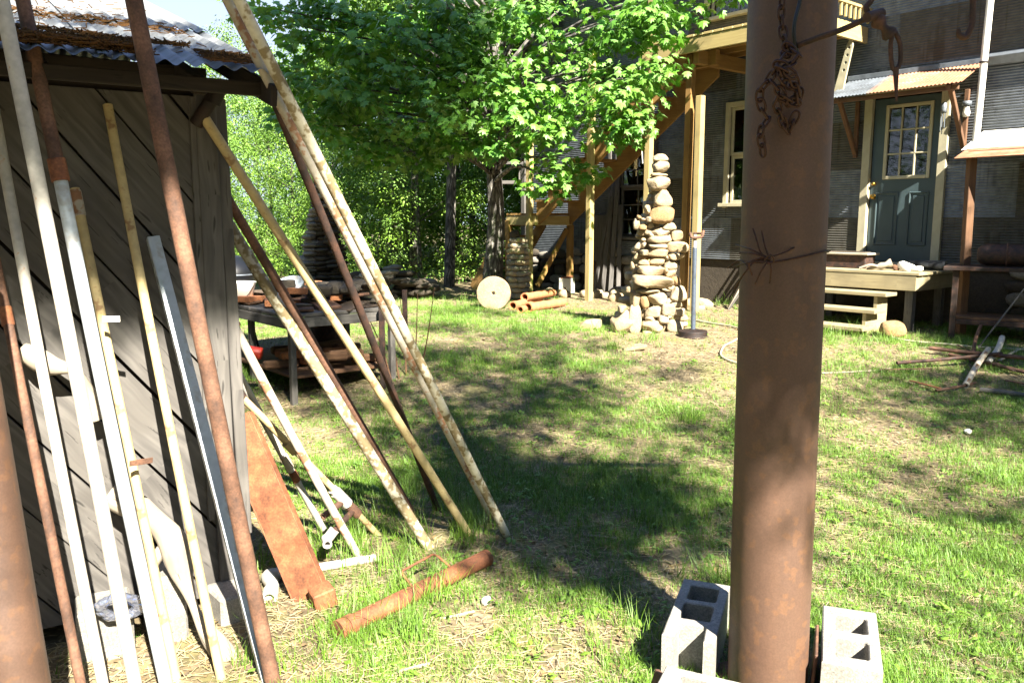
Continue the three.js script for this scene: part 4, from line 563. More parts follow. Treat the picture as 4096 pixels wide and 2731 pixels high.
{ const p = [0.958, 0.45, -14.29], t = thing('white_block', 'white concrete block with an arched notch among the rubble', 'block', [p[0], groundY(p[0], p[2]), p[2]], -0.5); part(t, 'block', poly([[-0.11, 0], [-0.03, 0], [-0.02, 0.1], [0.02, 0.1], [0.03, 0], [0.11, 0], [0.11, 0.25], [-0.11, 0.25]], 0.16), mt.white).position.z = -0.08; put(t, 'rusty_lid', box(0.2, 0.02, 0.14), mt.rustOrange, 0, 0.27, 0, 0.1, 0.2, 0.15); }
for (let k = 0; k < 26; k++) { const p = [lerp(1.05, 2.1, R()) - 0.0, 0, -lerp(12.75, 13.3, R())]; const q = toHouse(-5.3 + k * 0.115 + rr(-0.1, 0.1), 0, rr(0.5, 1.15)); p[0] = q.x; p[2] = q.z; const w = rr(0.12, 0.3); const m = stone(scene, numbered('rubble_stone'), V(q.x, groundY(q.x, q.z) + w * 0.2, q.z), [w, w * rr(0.5, 0.8), w * 0.8], R() < 0.6 ? mt.stonePale : mt.stone, rr(-0.4, 0.4), undefined, true); mark(m, 'pale rubble stone in the row along the house under the stairs', 'stone', 'rubble under the stairs'); }
for (const [X, N, s, label] of [[-4.35, 0.55, 0.2, 'dark upturned metal bowl among the rubble'], [-3.95, 0.6, 0.16, 'half round metal shell leaning behind the tower']]) { const t = houseThing('metal_bowl', label, 'bowl', X, N); part(t, 'bowl', lathe([[0.001, s * 0.9], [s * 0.5, s * 0.8], [s * 0.85, s * 0.45], [s, 0.02], [s * 0.97, 0.02], [s * 0.82, s * 0.43], [s * 0.48, s * 0.76], [0.001, s * 0.86]], 26), X < -4 ? mt.black : mt.galvRust).rotation.set(0.9, 0, 0.3); }
for (const [x, y, label] of [[-4.36, 2.48, 'green glass bottle on the upper sash rail'], [-4.34, 2.2, 'green glass bottle behind the middle pane']]) { const q = toHouse(x, y, -0.09), m = solo('glass_bottle', label, 'bottle', lathe([[0.001, 0], [0.028, 0], [0.028, 0.1], [0.011, 0.15], [0.011, 0.19], [0.001, 0.19]], 14), new THREE.MeshPhysicalMaterial({ color: 0x7fe070, roughness: 0.05, transmission: 0.8, thickness: 0 })); m.position.copy(q); }
// garden tools leaning by the wall, seen beside the pole
for (const [X, dx, L, label, m] of [[-2.05, 0.25, 1.35, 'bleached tool handle leaning on the wall, steepest of the bundle', mt.woodBleach], [-2.0, 0.34, 1.2, 'grey stick leaning second in the bundle by the lumber post', mt.woodGrey], [-1.85, 0.1, 1.3, 'rusty iron bar leaning in the bundle by the wall', mt.rust], [-1.7, -0.1, 1.1, 'crooked brown branch leaning in the bundle by the wall', mt.woodBrown], [-1.6, 0.3, 1.0, 'short bleached stake at the end of the bundle by the wall', mt.woodBleach], [-1.95, -0.05, 0.9, 'stubby rusty rod among the leaning tool handles', mt.rust]]) { const t = houseThing('tool_handle', label, 'stick', X, 0.5, 'sticks and handles by the wall'); part(t, 'handle', sweep(along([-dx * 0.5, 0, 0.1], [dx, L, -0.4], 6, 0.02), 0.015, 9), m); }
{ const t = houseThing('wire_hoop', 'rusty curved wheel rim leaning among the tool handles', 'hoop', -1.75, 0.6); const pts = []; for (let k = 0; k <= 24; k++) { const a = k / 24 * 4.2 - 0.4; pts.push(V(0.2 * Math.cos(a), 0.5 + 0.2 * Math.sin(a), -0.1 * Math.sin(a))); } part(t, 'rim', sweep(pts, 0.012, 8), mt.rust); }
// ---------- on the entrance landing ----------
{ const q = toHouse(-0.45, 1.12, 0.62), t = thing('planter_box', 'long dark planter trough with a pale rim on the landing', 'planter', q.toArray(), HOUSE.turn); put(t, 'trough', box(0.62, 0.16, 0.24, 0.01), mt.rustDark, 0, 0.08, 0); put(t, 'rim', box(0.7, 0.03, 0.3, 0.008), mt.woodBleach, 0, 0.175, 0); put(t, 'soil', box(0.58, 0.01, 0.2), mt.stoneDark, 0, 0.196, 0); }
{ const q = toHouse(0.12, 1.12, 0.85), t = thing('driftwood_piece', 'knobbly driftwood lying on the landing edge', 'driftwood', q.toArray(), HOUSE.turn); part(t, 'wood', sweep(curve([V(-0.16, 0.02, 0.05), V(-0.06, 0.035, 0.02), V(0.03, 0.06, 0), V(0.1, 0.09, -0.03)], 14), (k) => 0.018 + 0.03 * k + 0.008 * Math.sin(k * 15), 10), mt.woodBleach); part(t, 'branch', sweep(curve([V(-0.02, 0.04, 0), V(-0.1, 0.06, 0.1), V(-0.2, 0.02, 0.14)], 10), 0.015, 8), mt.woodBleach); }
{ const q = toHouse(0.38, 1.12, 0.78), t = thing('bone_piece', 'bright white rounded bone lying on the landing corner', 'bone', q.toArray(), HOUSE.turn); stone(t, 'bone', [0, 0.05, 0], [0.24, 0.11, 0.16], mt.white, -0.25, 2); stone(t, 'bone', [0.12, 0.03, 0.02], [0.14, 0.07, 0.12], mt.white, 0.1, 4); stone(t, 'jaw', [-0.12, 0.035, 0.02], [0.14, 0.07, 0.1], mt.woodBrown, -0.2, 3); }
{ const q = toHouse(0.42, 1.12, 0.42), t = thing('dark_log', 'dark bark covered log at the back of the landing', 'log', q.toArray(), HOUSE.turn); part(t, 'log', sweep(along([-0.18, 0.055, 0], [0.22, 0.06, -0.05], 6, 0.01), 0.055, 14), mt.bark); }
{ const q = toHouse(-0.75, 1.12, 0.9), t = thing('wood_scrap', 'pale splinter of wood on the landing beside the pole', 'wood', q.toArray(), HOUSE.turn); put(t, 'splinter', box(0.28, 0.03, 0.05), mt.woodBleach, 0, 0.02, 0, 0, 0.4, -0.1); }
{ const q = toHouse(0.42, 2.94, 0.22), t = thing('wind_chime', 'silver wind chime hanging under the awning beside the door', 'wind chime', q.toArray()); put(t, 'cap', lathe([[0.001, 0.12], [0.03, 0.11], [0.038, 0.06], [0.03, 0.03], [0.036, 0.0], [0.001, 0]], 16), mt.tinC, 0, 0, 0); for (let k = 0; k < 5; k++) part(t, 'chime_tube', sweep([V(0.022 * Math.cos(k * 1.26), 0, 0.022 * Math.sin(k * 1.26)), V(0.024 * Math.cos(k * 1.26), -0.16 - 0.02 * k, 0.024 * Math.sin(k * 1.26))], 0.005, 8), mt.tinC); part(t, 'cord', sweep([V(0, 0.11, 0), V(0, 0.3, 0)], 0.002, 5), mt.rope); }
{ const q = toHouse(-0.8, 3.22, 0.3), t = thing('holed_board', 'pale board with four round holes standing on the awning end', 'board', q.toArray(), HOUSE.turn); const hs = []; for (let k = 0; k < 4; k++) { const hh = new THREE.Path(); hh.absarc(0.02, 0.36 + k * 0.09, 0.02, 0, Math.PI * 2, true); hs.push(hh); } const m = part(t, 'board', poly([[-0.05, 0], [0.07, 0], [0.06, 0.66], [0.02, 0.76], [-0.02, 0.66]], 0.025, hs), mt.cream); m.rotation.z = -0.2; m.position.x = -0.08; }
{ // white conduit from the ground to the eaves
  const p = gp([5.202, 0.45, -9.432]), t = thing('white_conduit', 'tall white conduit pole leaning up past the canopy', 'pole', p.toArray()); const q = A([5.217, 2.48, -9.45]).sub(p), r2 = A([5.289, 4.377, -9.5]).sub(p); part(t, 'lower_length', sweep([V(0, 0, 0), q], 0.03, 14), mt.cream).userData.label = 'dull cream lower length'; part(t, 'upper_length', sweep([q.clone().multiplyScalar(0.99), r2, r2.clone().add(r2.clone().sub(q).multiplyScalar(0.4))], 0.038, 16), mt.white); part(t, 'clamp', sweep([q.clone().lerp(r2, 0.5), q.clone().lerp(r2, 0.51)], 0.045, 14), mt.darkIron);
}
// ---------- bench with tank and scrap heap at the right ----------
{ const p = V(5.35, 0, -8.7); p.y = groundY(p.x, p.z); const t = thing('iron_bench', 'dark iron frame bench at the edge of the yard', 'bench', p.toArray(), -0.55); for (const [x, z] of [[-0.55, 0.25], [0.7, 0.25], [-0.55, -0.3], [0.7, -0.3]]) put(t, 'leg', box(0.06, 0.78, 0.06), mt.rustDark, x, 0.37, z); put(t, 'top', box(1.5, 0.04, 0.7), mt.rustDark, 0.08, 0.77, -0.02); for (const z of [0.25, -0.3]) put(t, 'rail', box(1.2, 0.05, 0.05), mt.rustDark, 0.08, 0.2, z); put(t, 'shelf', box(1.3, 0.03, 0.5), mt.woodBrown, 0.08, 0.24, -0.03);
  const c = thing('metal_tank', 'dark cylindrical tank with rounded end lying on the iron bench', 'tank', [p.x, p.y + 0.8, p.z], -0.55); const g = lathe([[0.001, -0.6], [0.06, -0.595], [0.1, -0.56], [0.115, -0.5], [0.115, 0.7], [0.1, 0.74], [0.001, 0.75]], 26); const m = part(c, 'tank', g, mt.rustDark); m.rotation.z = Math.PI / 2 * -1; m.position.set(0.22, 0.115, 0.05); part(c, 'strap', sweep((() => { const o = []; for (let k = 0; k <= 24; k++) { const a = k / 24 * 6.2832; o.push(V(-0.1, 0.115 + 0.118 * Math.sin(a), 0.05 + 0.118 * Math.cos(a))); } return o; })(), 0.008, 6), mt.rust);
  const w = thing('guy_wire', 'thin twisted guy wire slanting across the iron bench', 'wire', [4.72, 0.42, -8.2]); part(w, 'wire', sweep([V(0, 0, 0), V(0.62, 0.85, -0.05)], 0.009, 6), mt.woodGrey);
}
{ const bars = [[[4.135, 0.381, -8.015], [4.806, 0.329, -7.461], 0.02, mt.rust, 'long rusty flat bar on top of the scrap heap'], [[3.571, 0.332, -7.49], [4.628, 0.347, -7.639], 0.017, mt.rustDark, 'dark bent bar lying across the scrap heap'], [[3.379, 0.325, -7.418], [3.824, 0.318, -7.348], 0.012, mt.rust, 'thin rust red bar at the grass end of the scrap heap'], [[3.859, 0.263, -6.839], [4.513, 0.35, -7.669], 0.026, mt.galvRust, 'pale short pipe stub standing askew in the scrap heap'], [[4.462, 0.341, -7.578], [4.921, 0.391, -8.141], 0.028, mt.galv, 'whitish pipe end poking from the scrap heap'], [[4.647, 0.353, -7.701], [5.052, 0.385, -8.068], 0.016, mt.woodBleach, 'bleached stick poking from the scrap heap'], [[4.267, 0.371, -7.895], [4.659, 0.298, -7.16], 0.018, mt.rust, 'rust brown pipe lying at the front of the scrap heap'], [[4.381, 0.35, -7.669], [4.902, 0.417, -8.501], 0.018, mt.rust, 'upright rusty peg in the scrap heap'], [[4.564, 0.403, -8.294], [4.545, 0.312, -7.293], 0.014, mt.rustDark, 'slim dark rod at the back of the scrap heap'], [[3.489, 0.287, -7.058], [3.603, 0.254, -6.758], 0.016, mt.rustOrange, 'orange rusty strip lying in the grass before the scrap heap'], [[3.566, 0.254, -6.758], [3.98, 0.271, -6.911], 0.012, mt.rust, 'curved thin rusty rod at the near side of the scrap heap'], [[4.328, 0.287, -7.058], [4.482, 0.26, -6.816], 0.02, mt.rust, 'rusty bar at the picture edge end of the scrap heap'], [[3.933, 0.254, -6.758], [4.271, 0.229, -6.536], 0.022, mt.woodGrey, 'grey weathered pole lying at the near edge of the scrap heap']];
  bars.forEach(([a, b, r, m, label], k) => { a = gp(a); b = gp(b); const up = k < 2 ? 0.1 : k === 3 || k === 4 || k === 7 ? 0.06 : 0.03; a.y += 0.03 + up * 0.5; b.y += 0.03 + up * (k === 7 ? 3 : k === 3 || k === 4 ? 2.2 : 1); const t = thing('scrap_bar', label, 'scrap bar', a.toArray(), 0, 'scrap heap'); part(t, 'bar', k % 3 === 2 || k === 9 ? (() => { const d = b.clone().sub(a), g = box(d.length(), r * 0.5, r * 2.2, 0.002); return g; })() : sweep(along(V(0, 0, 0), b.clone().sub(a), 8, 0.02), r, 10, { inner: 0.7 }), m); if (k % 3 === 2 || k === 9) { const c = t.children[0], d = b.clone().sub(a); c.position.copy(d).multiplyScalar(0.5); c.quaternion.setFromUnitVectors(V(1, 0, 0), d.normalize()); } }); }
// hoses and lines on the grass
function line(name, label, cat, pts, r, m, group) { const P = pts.map((p) => { const v = A(p); v.y = groundY(v.x, v.z) + r * 0.8 + 0.006; return v; }), o = P[0].clone(); const t = thing(name, label, cat, o.toArray(), 0, group); const c = curve(P.map((p) => p.clone().sub(o)), 60); for (const q of c) q.y = groundY(q.x + o.x, q.z + o.z) + r * 0.8 + 0.008 - o.y; part(t, 'line', sweep(c, r, 8), m); }
line('garden_hose', 'pale hose running from the boulder past the iron bench', 'hose', [[4.321, 0.45, -9.587], [4.118, 0.427, -8.681], [4.333, 0.414, -8.458], [4.742, 0.403, -8.294], [5.206, 0.394, -8.179]], 0.011, mt.cream);
line('ground_rope', 'thin yellow cord lying straight on the grass by the pole', 'cord', [[2.804, 0.312, -7.293], [3.11, 0.318, -7.348], [3.511, 0.332, -7.49]], 0.007, mt.rope); line('garden_hose', 'cream hose curling on the bare soil beside the steel pole', 'hose', [[2.307, 0.45, -10.176], [2.606, 0.45, -9.469], [2.488, 0.435, -8.854], [2.176, 0.406, -8.334], [2.057, 0.371, -7.895], [2.137, 0.347, -7.639]], 0.011, mt.cream);
for (const [a, label, w] of [[[3.334, 0.151, -5.829], 'small crumpled white paper scrap on the sunny grass', 0.05], [[-0.115, 0, -3.47], 'thin pale wood chip in the grass below the orange tube', 0.045]]) { const m = stone(scene, numbered('litter_scrap'), V(a[0], groundY(a[0], a[2]) + 0.02, a[2]), [w, 0.03, w * 1.3], mt.white, 0.2, undefined, true); mark(m, label, 'scrap'); }
for (const [a, b, label] of [[[-0.313, 0, -3.336], [-0.165, -0, -3.4], 'short peeled stick lying below the orange tube'], [[-0.466, -0, -2.852], [-0.322, -0, -2.959], 'pale twig lying at the picture bottom'], [[0.406, 0.017, -4.194], [0.566, 0.015, -4.167], 'thin dry twig in the shaded grass']]) { const p = gp(a), q = gp(b); p.y += 0.02; q.y += 0.022; const m = solo('dry_stick', label, 'stick', sweep(along(V(0, 0, 0), q.sub(p), 6, 0.012), 0.006, 7), mt.woodBleach); m.position.copy(p); }

// ---------- junk table behind the shed corner ----------
{
  const c = V(-1.78, 0.96, -6.44), ea = V(0.77, 0, -0.64).normalize(), eb = V(-0.64, 0, -0.77).normalize(), turn = Math.atan2(-ea.z, ea.x), w = 1.05, l = 1.75; const W = (a, b, y = 0) => c.clone().addScaledVector(ea, a).addScaledVector(eb, b).add(V(0, y, 0));
  const o = W(w / 2, l / 2); o.y = 0.27; const t = thing('junk_table', 'dark work table heaped with slabs and scrap near the shed corner', 'table', o.toArray(), turn); // local x along ea, local z towards the near corner
  for (let k = 0; k < 7; k++) put(t, 'top_board', box(w, 0.03, l / 7 - 0.006), mt.woodGrey, 0, 0.675, -l / 2 + (k + 0.5) * l / 7); for (const x of [-1, 1]) put(t, 'apron', box(0.03, 0.08, l), mt.woodGrey, x * (w / 2 - 0.01), 0.615, 0); for (const z of [-1, 1]) put(t, 'apron', box(w - 0.06, 0.08, 0.03), mt.woodGrey, 0, 0.616, z * (l / 2 - 0.015));
  for (const x of [-1, 1]) for (const z of [-1, 0, 1]) put(t, 'leg', box(0.05, 0.72, 0.05), mt.woodGrey, x * (w / 2 - 0.06), 0.29, z * (l / 2 - 0.06)); put(t, 'lower_shelf', box(w - 0.16, 0.025, l - 0.2), mt.woodBrown, 0, 0.16, 0);
  // slabs, bricks and plates on top: a thing each
  const top = o.y + 0.69, kinds = [['slate_slab', 'slab', mt.slate], ['wood_offcut', 'offcut', mt.woodBrown], ['rusty_plate', 'plate', mt.rust], ['flat_stone', 'stone', mt.stoneDark], ['clay_brick', 'brick', mt.terracotta]]; const heap = {};
  for (let k = 0; k < 46; k++) { const a = rr(0.08, w - 0.1), b = rr(0.06, l - 0.1), cell = `${Math.floor(a * 4)}_${Math.floor(b * 4)}`, y = heap[cell] = (heap[cell] ?? 0) + 0.035, [nm, cat, m] = kinds[Math.floor(R() * 5)], q = W(a, b); const h = nm === 'clay_brick' ? 0.055 : rr(0.015, 0.04); const g = box(+rr(0.14, 0.34).toFixed(2), +h.toFixed(3), +rr(0.1, 0.2).toFixed(2), 0.006); const e = solo(nm, { slate_slab: 'thin dark slab in the heap on the junk table', wood_offcut: 'brown wood offcut in the heap on the junk table', rusty_plate: 'flat rusty plate in the heap on the junk table', flat_stone: 'flat grey stone in the heap on the junk table', clay_brick: 'reddish clay brick in the heap on the junk table' }[nm], cat, g, m, 'heap on the junk table'); e.position.set(q.x, top + y - 0.02 + h / 2, q.z); e.rotation.set(rr(-0.12, 0.12), rr(0, 3), rr(-0.12, 0.12)); }
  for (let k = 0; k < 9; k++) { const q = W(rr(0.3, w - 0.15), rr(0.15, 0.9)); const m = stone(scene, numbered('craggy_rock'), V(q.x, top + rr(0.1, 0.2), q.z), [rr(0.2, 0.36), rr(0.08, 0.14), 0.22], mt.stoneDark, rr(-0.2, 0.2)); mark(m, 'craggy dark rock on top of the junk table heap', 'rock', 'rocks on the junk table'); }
  const g = W(0.18, 1.55), kt = thing('kettle_grill', 'black kettle grill with domed lid behind the junk table', 'grill', [g.x - 0.12, 0.42, g.z - 0.25]); part(kt, 'bowl', lathe([[0.001, 0.5], [0.1, 0.51], [0.2, 0.58], [0.25, 0.68], [0.262, 0.76], [0.252, 0.76], [0.24, 0.68]], 32), mt.black); part(kt, 'lid', lathe([[0.268, 0.765], [0.26, 0.82], [0.2, 0.9], [0.1, 0.94], [0.001, 0.95]], 32), mt.black); part(kt, 'lid_rim', lathe([[0.268, 0.755], [0.275, 0.763], [0.268, 0.771]], 32), mt.tinC); for (let k = 0; k < 3; k++) part(kt, 'leg', sweep([V(0.16 * Math.cos(k * 2.1 + 0.3), 0.56, 0.16 * Math.sin(k * 2.1 + 0.3)), V(0.3 * Math.cos(k * 2.1 + 0.3), 0, 0.3 * Math.sin(k * 2.1 + 0.3))], 0.012, 8), mt.darkIron); part(kt, 'lid_handle', sweep(curve([V(-0.06, 0.935, 0), V(-0.05, 0.98, 0), V(0.05, 0.98, 0), V(0.06, 0.935, 0)], 10), 0.008, 6), mt.black);
  const b = W(0.1, 1.25), pl = thing('white_bucket', 'white enamel bucket standing below the kettle grill on the table', 'bucket', [b.x, top, b.z]); part(pl, 'bucket', lathe([[0.001, 0], [0.12, 0], [0.16, 0.18], [0.166, 0.185], [0.155, 0.185], [0.116, 0.01], [0.001, 0.01]], 24), mt.white); part(pl, 'bail', sweep(curve([V(-0.16, 0.17, 0), V(-0.1, 0.05, 0.15), V(0.1, 0.05, 0.15), V(0.16, 0.17, 0)], 14), 0.004, 6), mt.darkIron);
  const pan = W(0.45, 0.95), pt = thing('metal_pan', 'shallow bluish metal pan lying on the junk table', 'pan', [pan.x, top + 0.1, pan.z]); const pp = part(pt, 'pan', lathe([[0.001, 0], [0.13, 0.0], [0.16, 0.06], [0.17, 0.062], [0.15, 0.01], [0.001, 0.008]], 24), mt.galvBlue); pp.rotation.set(0.5, 0, 0.2);
  const ba = W(0.75, 1.35), bt = thing('iron_barrel', 'dark rusty barrel standing behind the junk table', 'barrel', [ba.x + 0.25, 0.28, ba.z - 0.1]); part(bt, 'barrel', lathe([[0.001, 0], [0.19, 0], [0.195, 0.02], [0.19, 0.04], [0.19, 0.2], [0.198, 0.22], [0.19, 0.24], [0.19, 0.46], [0.198, 0.48], [0.19, 0.5], [0.19, 0.62], [0.18, 0.62], [0.175, 0.5]], 28), mt.rustDark);
  for (let k = 0; k < 16; k++) { const q = W(rr(0.12, w - 0.1), rr(0.1, 1.1)); const e = solo('firewood_billet', 'split firewood billet stacked below the junk table', 'firewood', box(0.3, 0.07, 0.08, 0.015), k % 3 ? mt.woodBrown : mt.terracotta, 'firewood below the junk table'); e.position.set(q.x, 0.49 + 0.07 * (k % 2), q.z); e.rotation.set(rr(-0.1, 0.1), turn + rr(-0.4, 0.4), 0); }
  const rc = solo('red_can', 'small red tin lying under the junk table', 'tin', lathe([[0.001, 0], [0.05, 0], [0.05, 0.12], [0.001, 0.12]], 18), mt.red); rc.position.copy(A([-2.045, 0.625, -6.6])); rc.position.y = Math.max(rc.position.y, 0.3); rc.rotation.z = 1.4;
  for (let k = 0; k < 5; k++) { const q = A([-1.053, 0.287, -7.058]), e = solo('dead_branch', ['thin dead branch arching beside the junk table', 'forked dead twig propped on the table end', 'bare dead twig rising highest by the table end', 'bent dead twig lowest by the table end', 'wispy dead twig leaning at the dark pipe'][k], 'branch', sweep(curve([V(0, 0, 0), V(-0.1 + 0.04 * k, 0.3, -0.1), V(-0.25 + 0.1 * k, 0.6 + 0.05 * k, -0.2 + 0.06 * k)], 14), (u) => 0.009 * (1 - 0.7 * u), 6), mt.woodBrown); e.position.set(q.x + 0.05 * k, groundY(q.x, q.z), q.z - 0.1 * k); }
  for (const [a, h, label] of [[[-1.105, 0.27, -6.899], 0.72, 'dark iron post standing at the end of the junk table'], [[-1.02, 0.359, -7.764], 0.7, 'grey stake standing beyond the junk table']]) { const q = gp(a), e = solo('iron_post', label, 'post', moved(box(0.045, h, 0.045), 0, h / 2, 0), mt.rustDark); e.position.copy(q); }
}
// far dry stone tower and low walls
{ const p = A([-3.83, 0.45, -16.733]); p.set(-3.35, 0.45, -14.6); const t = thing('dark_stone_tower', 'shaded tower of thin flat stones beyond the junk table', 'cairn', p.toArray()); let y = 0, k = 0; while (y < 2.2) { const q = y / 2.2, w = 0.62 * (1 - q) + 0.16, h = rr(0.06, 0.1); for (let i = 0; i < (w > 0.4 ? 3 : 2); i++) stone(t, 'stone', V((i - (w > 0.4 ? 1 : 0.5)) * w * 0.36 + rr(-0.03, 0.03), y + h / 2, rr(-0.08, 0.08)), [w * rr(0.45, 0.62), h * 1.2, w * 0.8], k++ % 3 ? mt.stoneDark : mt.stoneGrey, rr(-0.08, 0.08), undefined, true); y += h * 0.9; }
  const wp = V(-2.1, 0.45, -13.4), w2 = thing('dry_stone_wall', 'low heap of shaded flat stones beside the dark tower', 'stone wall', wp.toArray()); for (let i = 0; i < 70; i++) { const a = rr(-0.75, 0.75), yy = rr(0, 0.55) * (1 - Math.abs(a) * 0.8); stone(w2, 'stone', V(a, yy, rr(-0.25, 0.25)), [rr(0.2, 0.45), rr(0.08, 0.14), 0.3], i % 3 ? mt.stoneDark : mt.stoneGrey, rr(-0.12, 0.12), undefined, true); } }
// ---------- leaves ----------
function leafShape(kind) { // one leaf in the xz plane, stem at the origin, tip along +z
  const P = kind === 'maple' ? [[0, 0], [0.3, 0.05], [0.62, 0.3], [0.38, 0.36], [0.46, 0.72], [0.2, 0.62], [0, 1], [-0.2, 0.62], [-0.46, 0.72], [-0.38, 0.36], [-0.62, 0.3], [-0.3, 0.05]] : [[0, 0], [0.26, 0.3], [0.2, 0.65], [0, 1], [-0.2, 0.65], [-0.26, 0.3]];
  const pos = [], c = [0, 0.04, 0.35]; for (let i = 0; i < P.length; i++) { const a = P[i], b = P[(i + 1) % P.length], y = (q) => -0.12 * Math.abs(q[0]) - 0.12 * q[1] * q[1]; pos.push(...c, a[0], y(a), a[1], b[0], y(b), b[1]); }
  const g = new THREE.BufferGeometry(); g.setAttribute('position', new THREE.Float32BufferAttribute(pos, 3)); g.computeVertexNormals(); return g;
}
function clump(kind, n, size, sx, sy, droop) { // a twig's worth of leaves
  const list = [], leaf = leafShape(kind), q = new THREE.Quaternion(), e = new THREE.Euler(); for (let i = 0; i < n; i++) { const a = rr(0, 6.283), r = Math.sqrt(R()); e.set(rr(0.1, droop), a + rr(-0.6, 0.6), rr(-0.5, 0.5), 'YXZ'); const s = size * rr(0.65, 1.25); list.push(leaf.clone().applyMatrix4(new THREE.Matrix4().compose(V(Math.sin(a) * r * sx, rr(-1, 1) * sy, Math.cos(a) * r * sx), q.setFromEuler(e), V(s, s, s)))); } return mergeGeometries(list);
}
const C = { maple: [0, 1, 2].map(() => clump('maple', 18, 0.105, 0.26, 0.1, 1.25)), fine: [0, 1, 2].map(() => clump('oval', 46, 0.085, 0.34, 0.2, 1.0)), big: [0, 1].map(() => clump('oval', 60, 0.14, 0.55, 0.3, 1.0)), twig: clump('oval', 26, 0.06, 0.16, 0.12, 1.1) };
function scatter(parent, name, geo, material, list, tint = 0.25) { // list of [x, y, z, scale]
  const m = new THREE.InstancedMesh(geo, material, list.length), d = new THREE.Object3D(), c = new THREE.Color(); m.name = name; m.castShadow = m.receiveShadow = true; list.forEach(([x, y, z, s, ry], i) => { d.position.set(x, y, z); d.rotation.set(rr(-0.3, 0.3), ry ?? rr(0, 6.28), rr(-0.3, 0.3)); d.scale.setScalar(s); d.updateMatrix(); m.setMatrixAt(i, d.matrix); const k = rr(-tint, tint); c.setRGB(clamp(1 - Math.abs(k) * 0.5 + k * 0.6, 0, 1.4), clamp(1 + k * 0.5, 0, 1.4), clamp(1 - k, 0, 1.2)); m.setColorAt(i, c); }); m.userData.kind = 'stuff'; parent.add(m); return m;
}
function limb(p, q, r0, r1, sag = 0.1, n = 10) { p = A(p); q = A(q); const m = p.clone().lerp(q, 0.5); m.y += sag; m.x += rr(-0.1, 0.1); m.z += rr(-0.1, 0.1); return sweep(curve([p, m, q], n), (t) => lerp(r0, r1, t), 8); }
